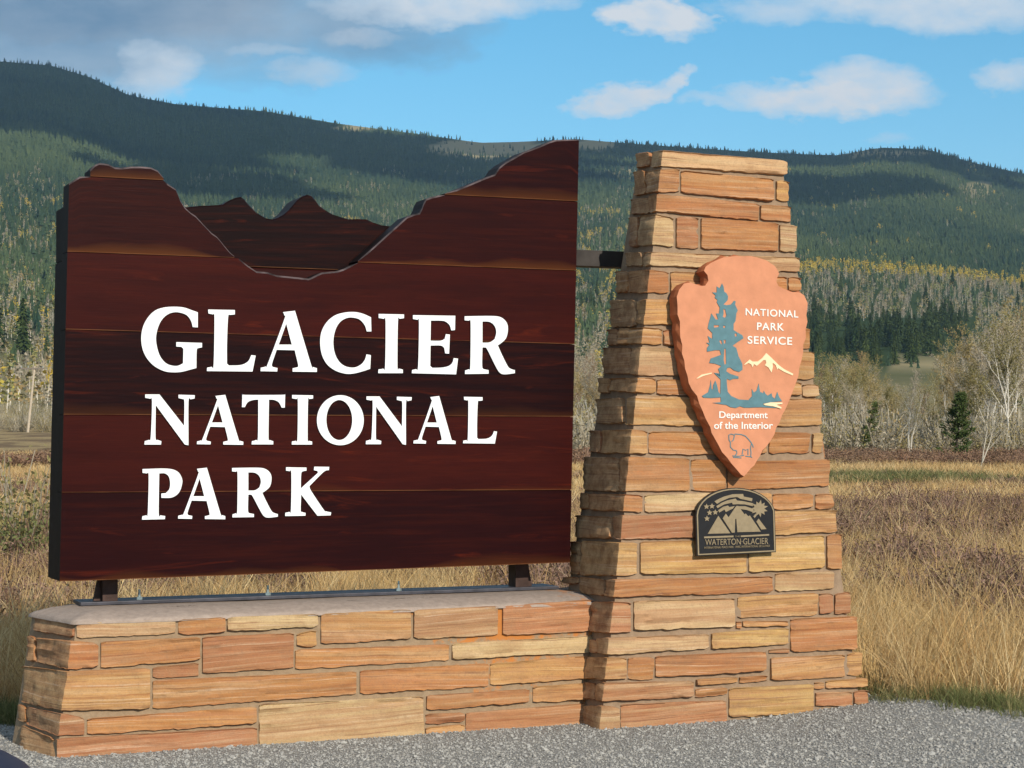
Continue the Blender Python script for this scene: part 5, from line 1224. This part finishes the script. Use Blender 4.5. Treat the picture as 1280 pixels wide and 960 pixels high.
for sx_ in (-1, 1):
    for wy in (3.45, .65):
        bm = bmesh.new(); bmesh.ops.create_cone(bm, cap_ends=True, segments=28, radius1=.33, radius2=.33, depth=.22, matrix=Matrix.Rotation(R(90), 4, 'Y')); bmesh.ops.bevel(bm, geom=[e for e in bm.edges if len(e.link_faces) == 2 and any(len(f.verts) > 4 for f in e.link_faces)], offset=.04, segments=2, affect='EDGES')
        me = bpy.data.meshes.new('wheel'); bm.to_mesh(me); bm.free(); me.materials.append(TYR); wh = bpy.data.objects.new('wheel', me); link(wh, car); wh.location = (sx_ * .84, wy - 2.0, .335)
        bm = bmesh.new(); bmesh.ops.create_cone(bm, cap_ends=True, segments=20, radius1=.20, radius2=.19, depth=.05, matrix=Matrix.Translation((sx_ * .105, 0, 0)) @ Matrix.Rotation(R(90), 4, 'Y'))
        me = bpy.data.meshes.new('rim'); bm.to_mesh(me); bm.free(); me.materials.append(RIM); rm = bpy.data.objects.new('rim', me); link(rm, wh)
    v, f = boxv(Vector((cx0 + sx_ * .62, 4.24, .64)), Vector((1, 0, 0)), Vector((0, 1, 0)), Z, -.16, .16, -.12, .03, -.07, .07); o = wmesh('headlight', v, f, LMP, car); recalc(o, .03)
    v, f = boxv(Vector((cx0 + sx_ * .98, 2.75, .98)), Vector((1, 0, 0)), Vector((0, 1, 0)), Z, -.09, .09, -.06, .06, -.06, .07); o = wmesh('mirror', v, f, CARP, car); recalc(o, .03)
    for wy in (2.1, 1.1):
        v, f = boxv(Vector((cx0 + sx_ * .955, wy - .35, .80)), Vector((1, 0, 0)), Vector((0, 1, 0)), Z, -.012, .018, -.08, .08, -.015, .015); o = wmesh('door_handle', v, f, CARP, car); recalc(o, .005)

# ---------------------------------------------------------------- clouds over the hills, high above the picture; their shade falls on the slopes as in the photograph
CLM, cnt, cb_ = mat('cloud_white'); cb_.inputs['Base Color'].default_value = (.9, .9, .92, 1); cb_.inputs['Roughness'].default_value = 1; cb_.inputs['Specular IOR Level'].default_value = 0
def cloud(px, r, rx, ry, seed, alt=1750):
    th = math.atan((px - 640) / F); hp_ = Vector((r * math.sin(th), r * math.cos(th), 0)); hp_.z = t_height(hp_.x, hp_.y)
    c = hp_ + sdir * ((alt - hp_.z) / sdir.z)
    bm = bmesh.new(); bmesh.ops.create_icosphere(bm, subdivisions=5, radius=1)
    for v in bm.verts:
        d = v.co.copy(); k = 1 + .55 * noise.noise(d * 1.6 + Vector((seed, 0, 0))) + .30 * noise.noise(d * 4 + Vector((0, seed, 0))) + .14 * noise.noise(d * 9)
        v.co = Vector((d.x * rx * k, d.y * ry * k, (d.z * 110 if d.z > 0 else d.z * 30) * k))
    me = bpy.data.meshes.new('cloud'); bm.to_mesh(me); bm.free(); me.materials.append(CLM)
    for p in me.polygons: p.use_smooth = True
    o = bpy.data.objects.new('cloud', me); COL.objects.link(o); o.location = c; o['kind'] = 'structure'
cloud(40, 3100, 560, 640, 3); cloud(1010, 3500, 800, 260, 11)
cq = random.Random(44)
for i in range(16):  # small unseen puffs added to break up the edge of the cloud shade
    cloud(cq.uniform(-100, 1250), cq.uniform(2950, 3550) if i < 12 else cq.uniform(2300, 2800), cq.uniform(90, 240), cq.uniform(60, 200), cq.uniform(0, 50), cq.uniform(1650, 1850))

# ---------------------------------------------------------------- haze of the far air
HZ = bpy.data.materials.new('air_haze'); HZ.use_nodes = True; hn = HZ.node_tree; hn.nodes.clear()
ho = nd(hn, 'ShaderNodeOutputMaterial'); pv = nd(hn, 'ShaderNodeVolumePrincipled'); pv.inputs['Color'].default_value = (.45, .70, 1, 1); pv.inputs['Density'].default_value = 7.5e-5; pv.inputs['Anisotropy'].default_value = .2
lk(hn, pv.outputs[0], ho.inputs['Volume'])
v, f = boxv(Vector((0, 0, 0)), Vector((1, 0, 0)), Vector((0, 1, 0)), Z, -6800, 6800, -6800, 6800, -3, 900)
hz_ = wmesh('haze', v, f, HZ, origin=Vector((0, 0, 0))); recalc(hz_); tag(hz_, kind='stuff')
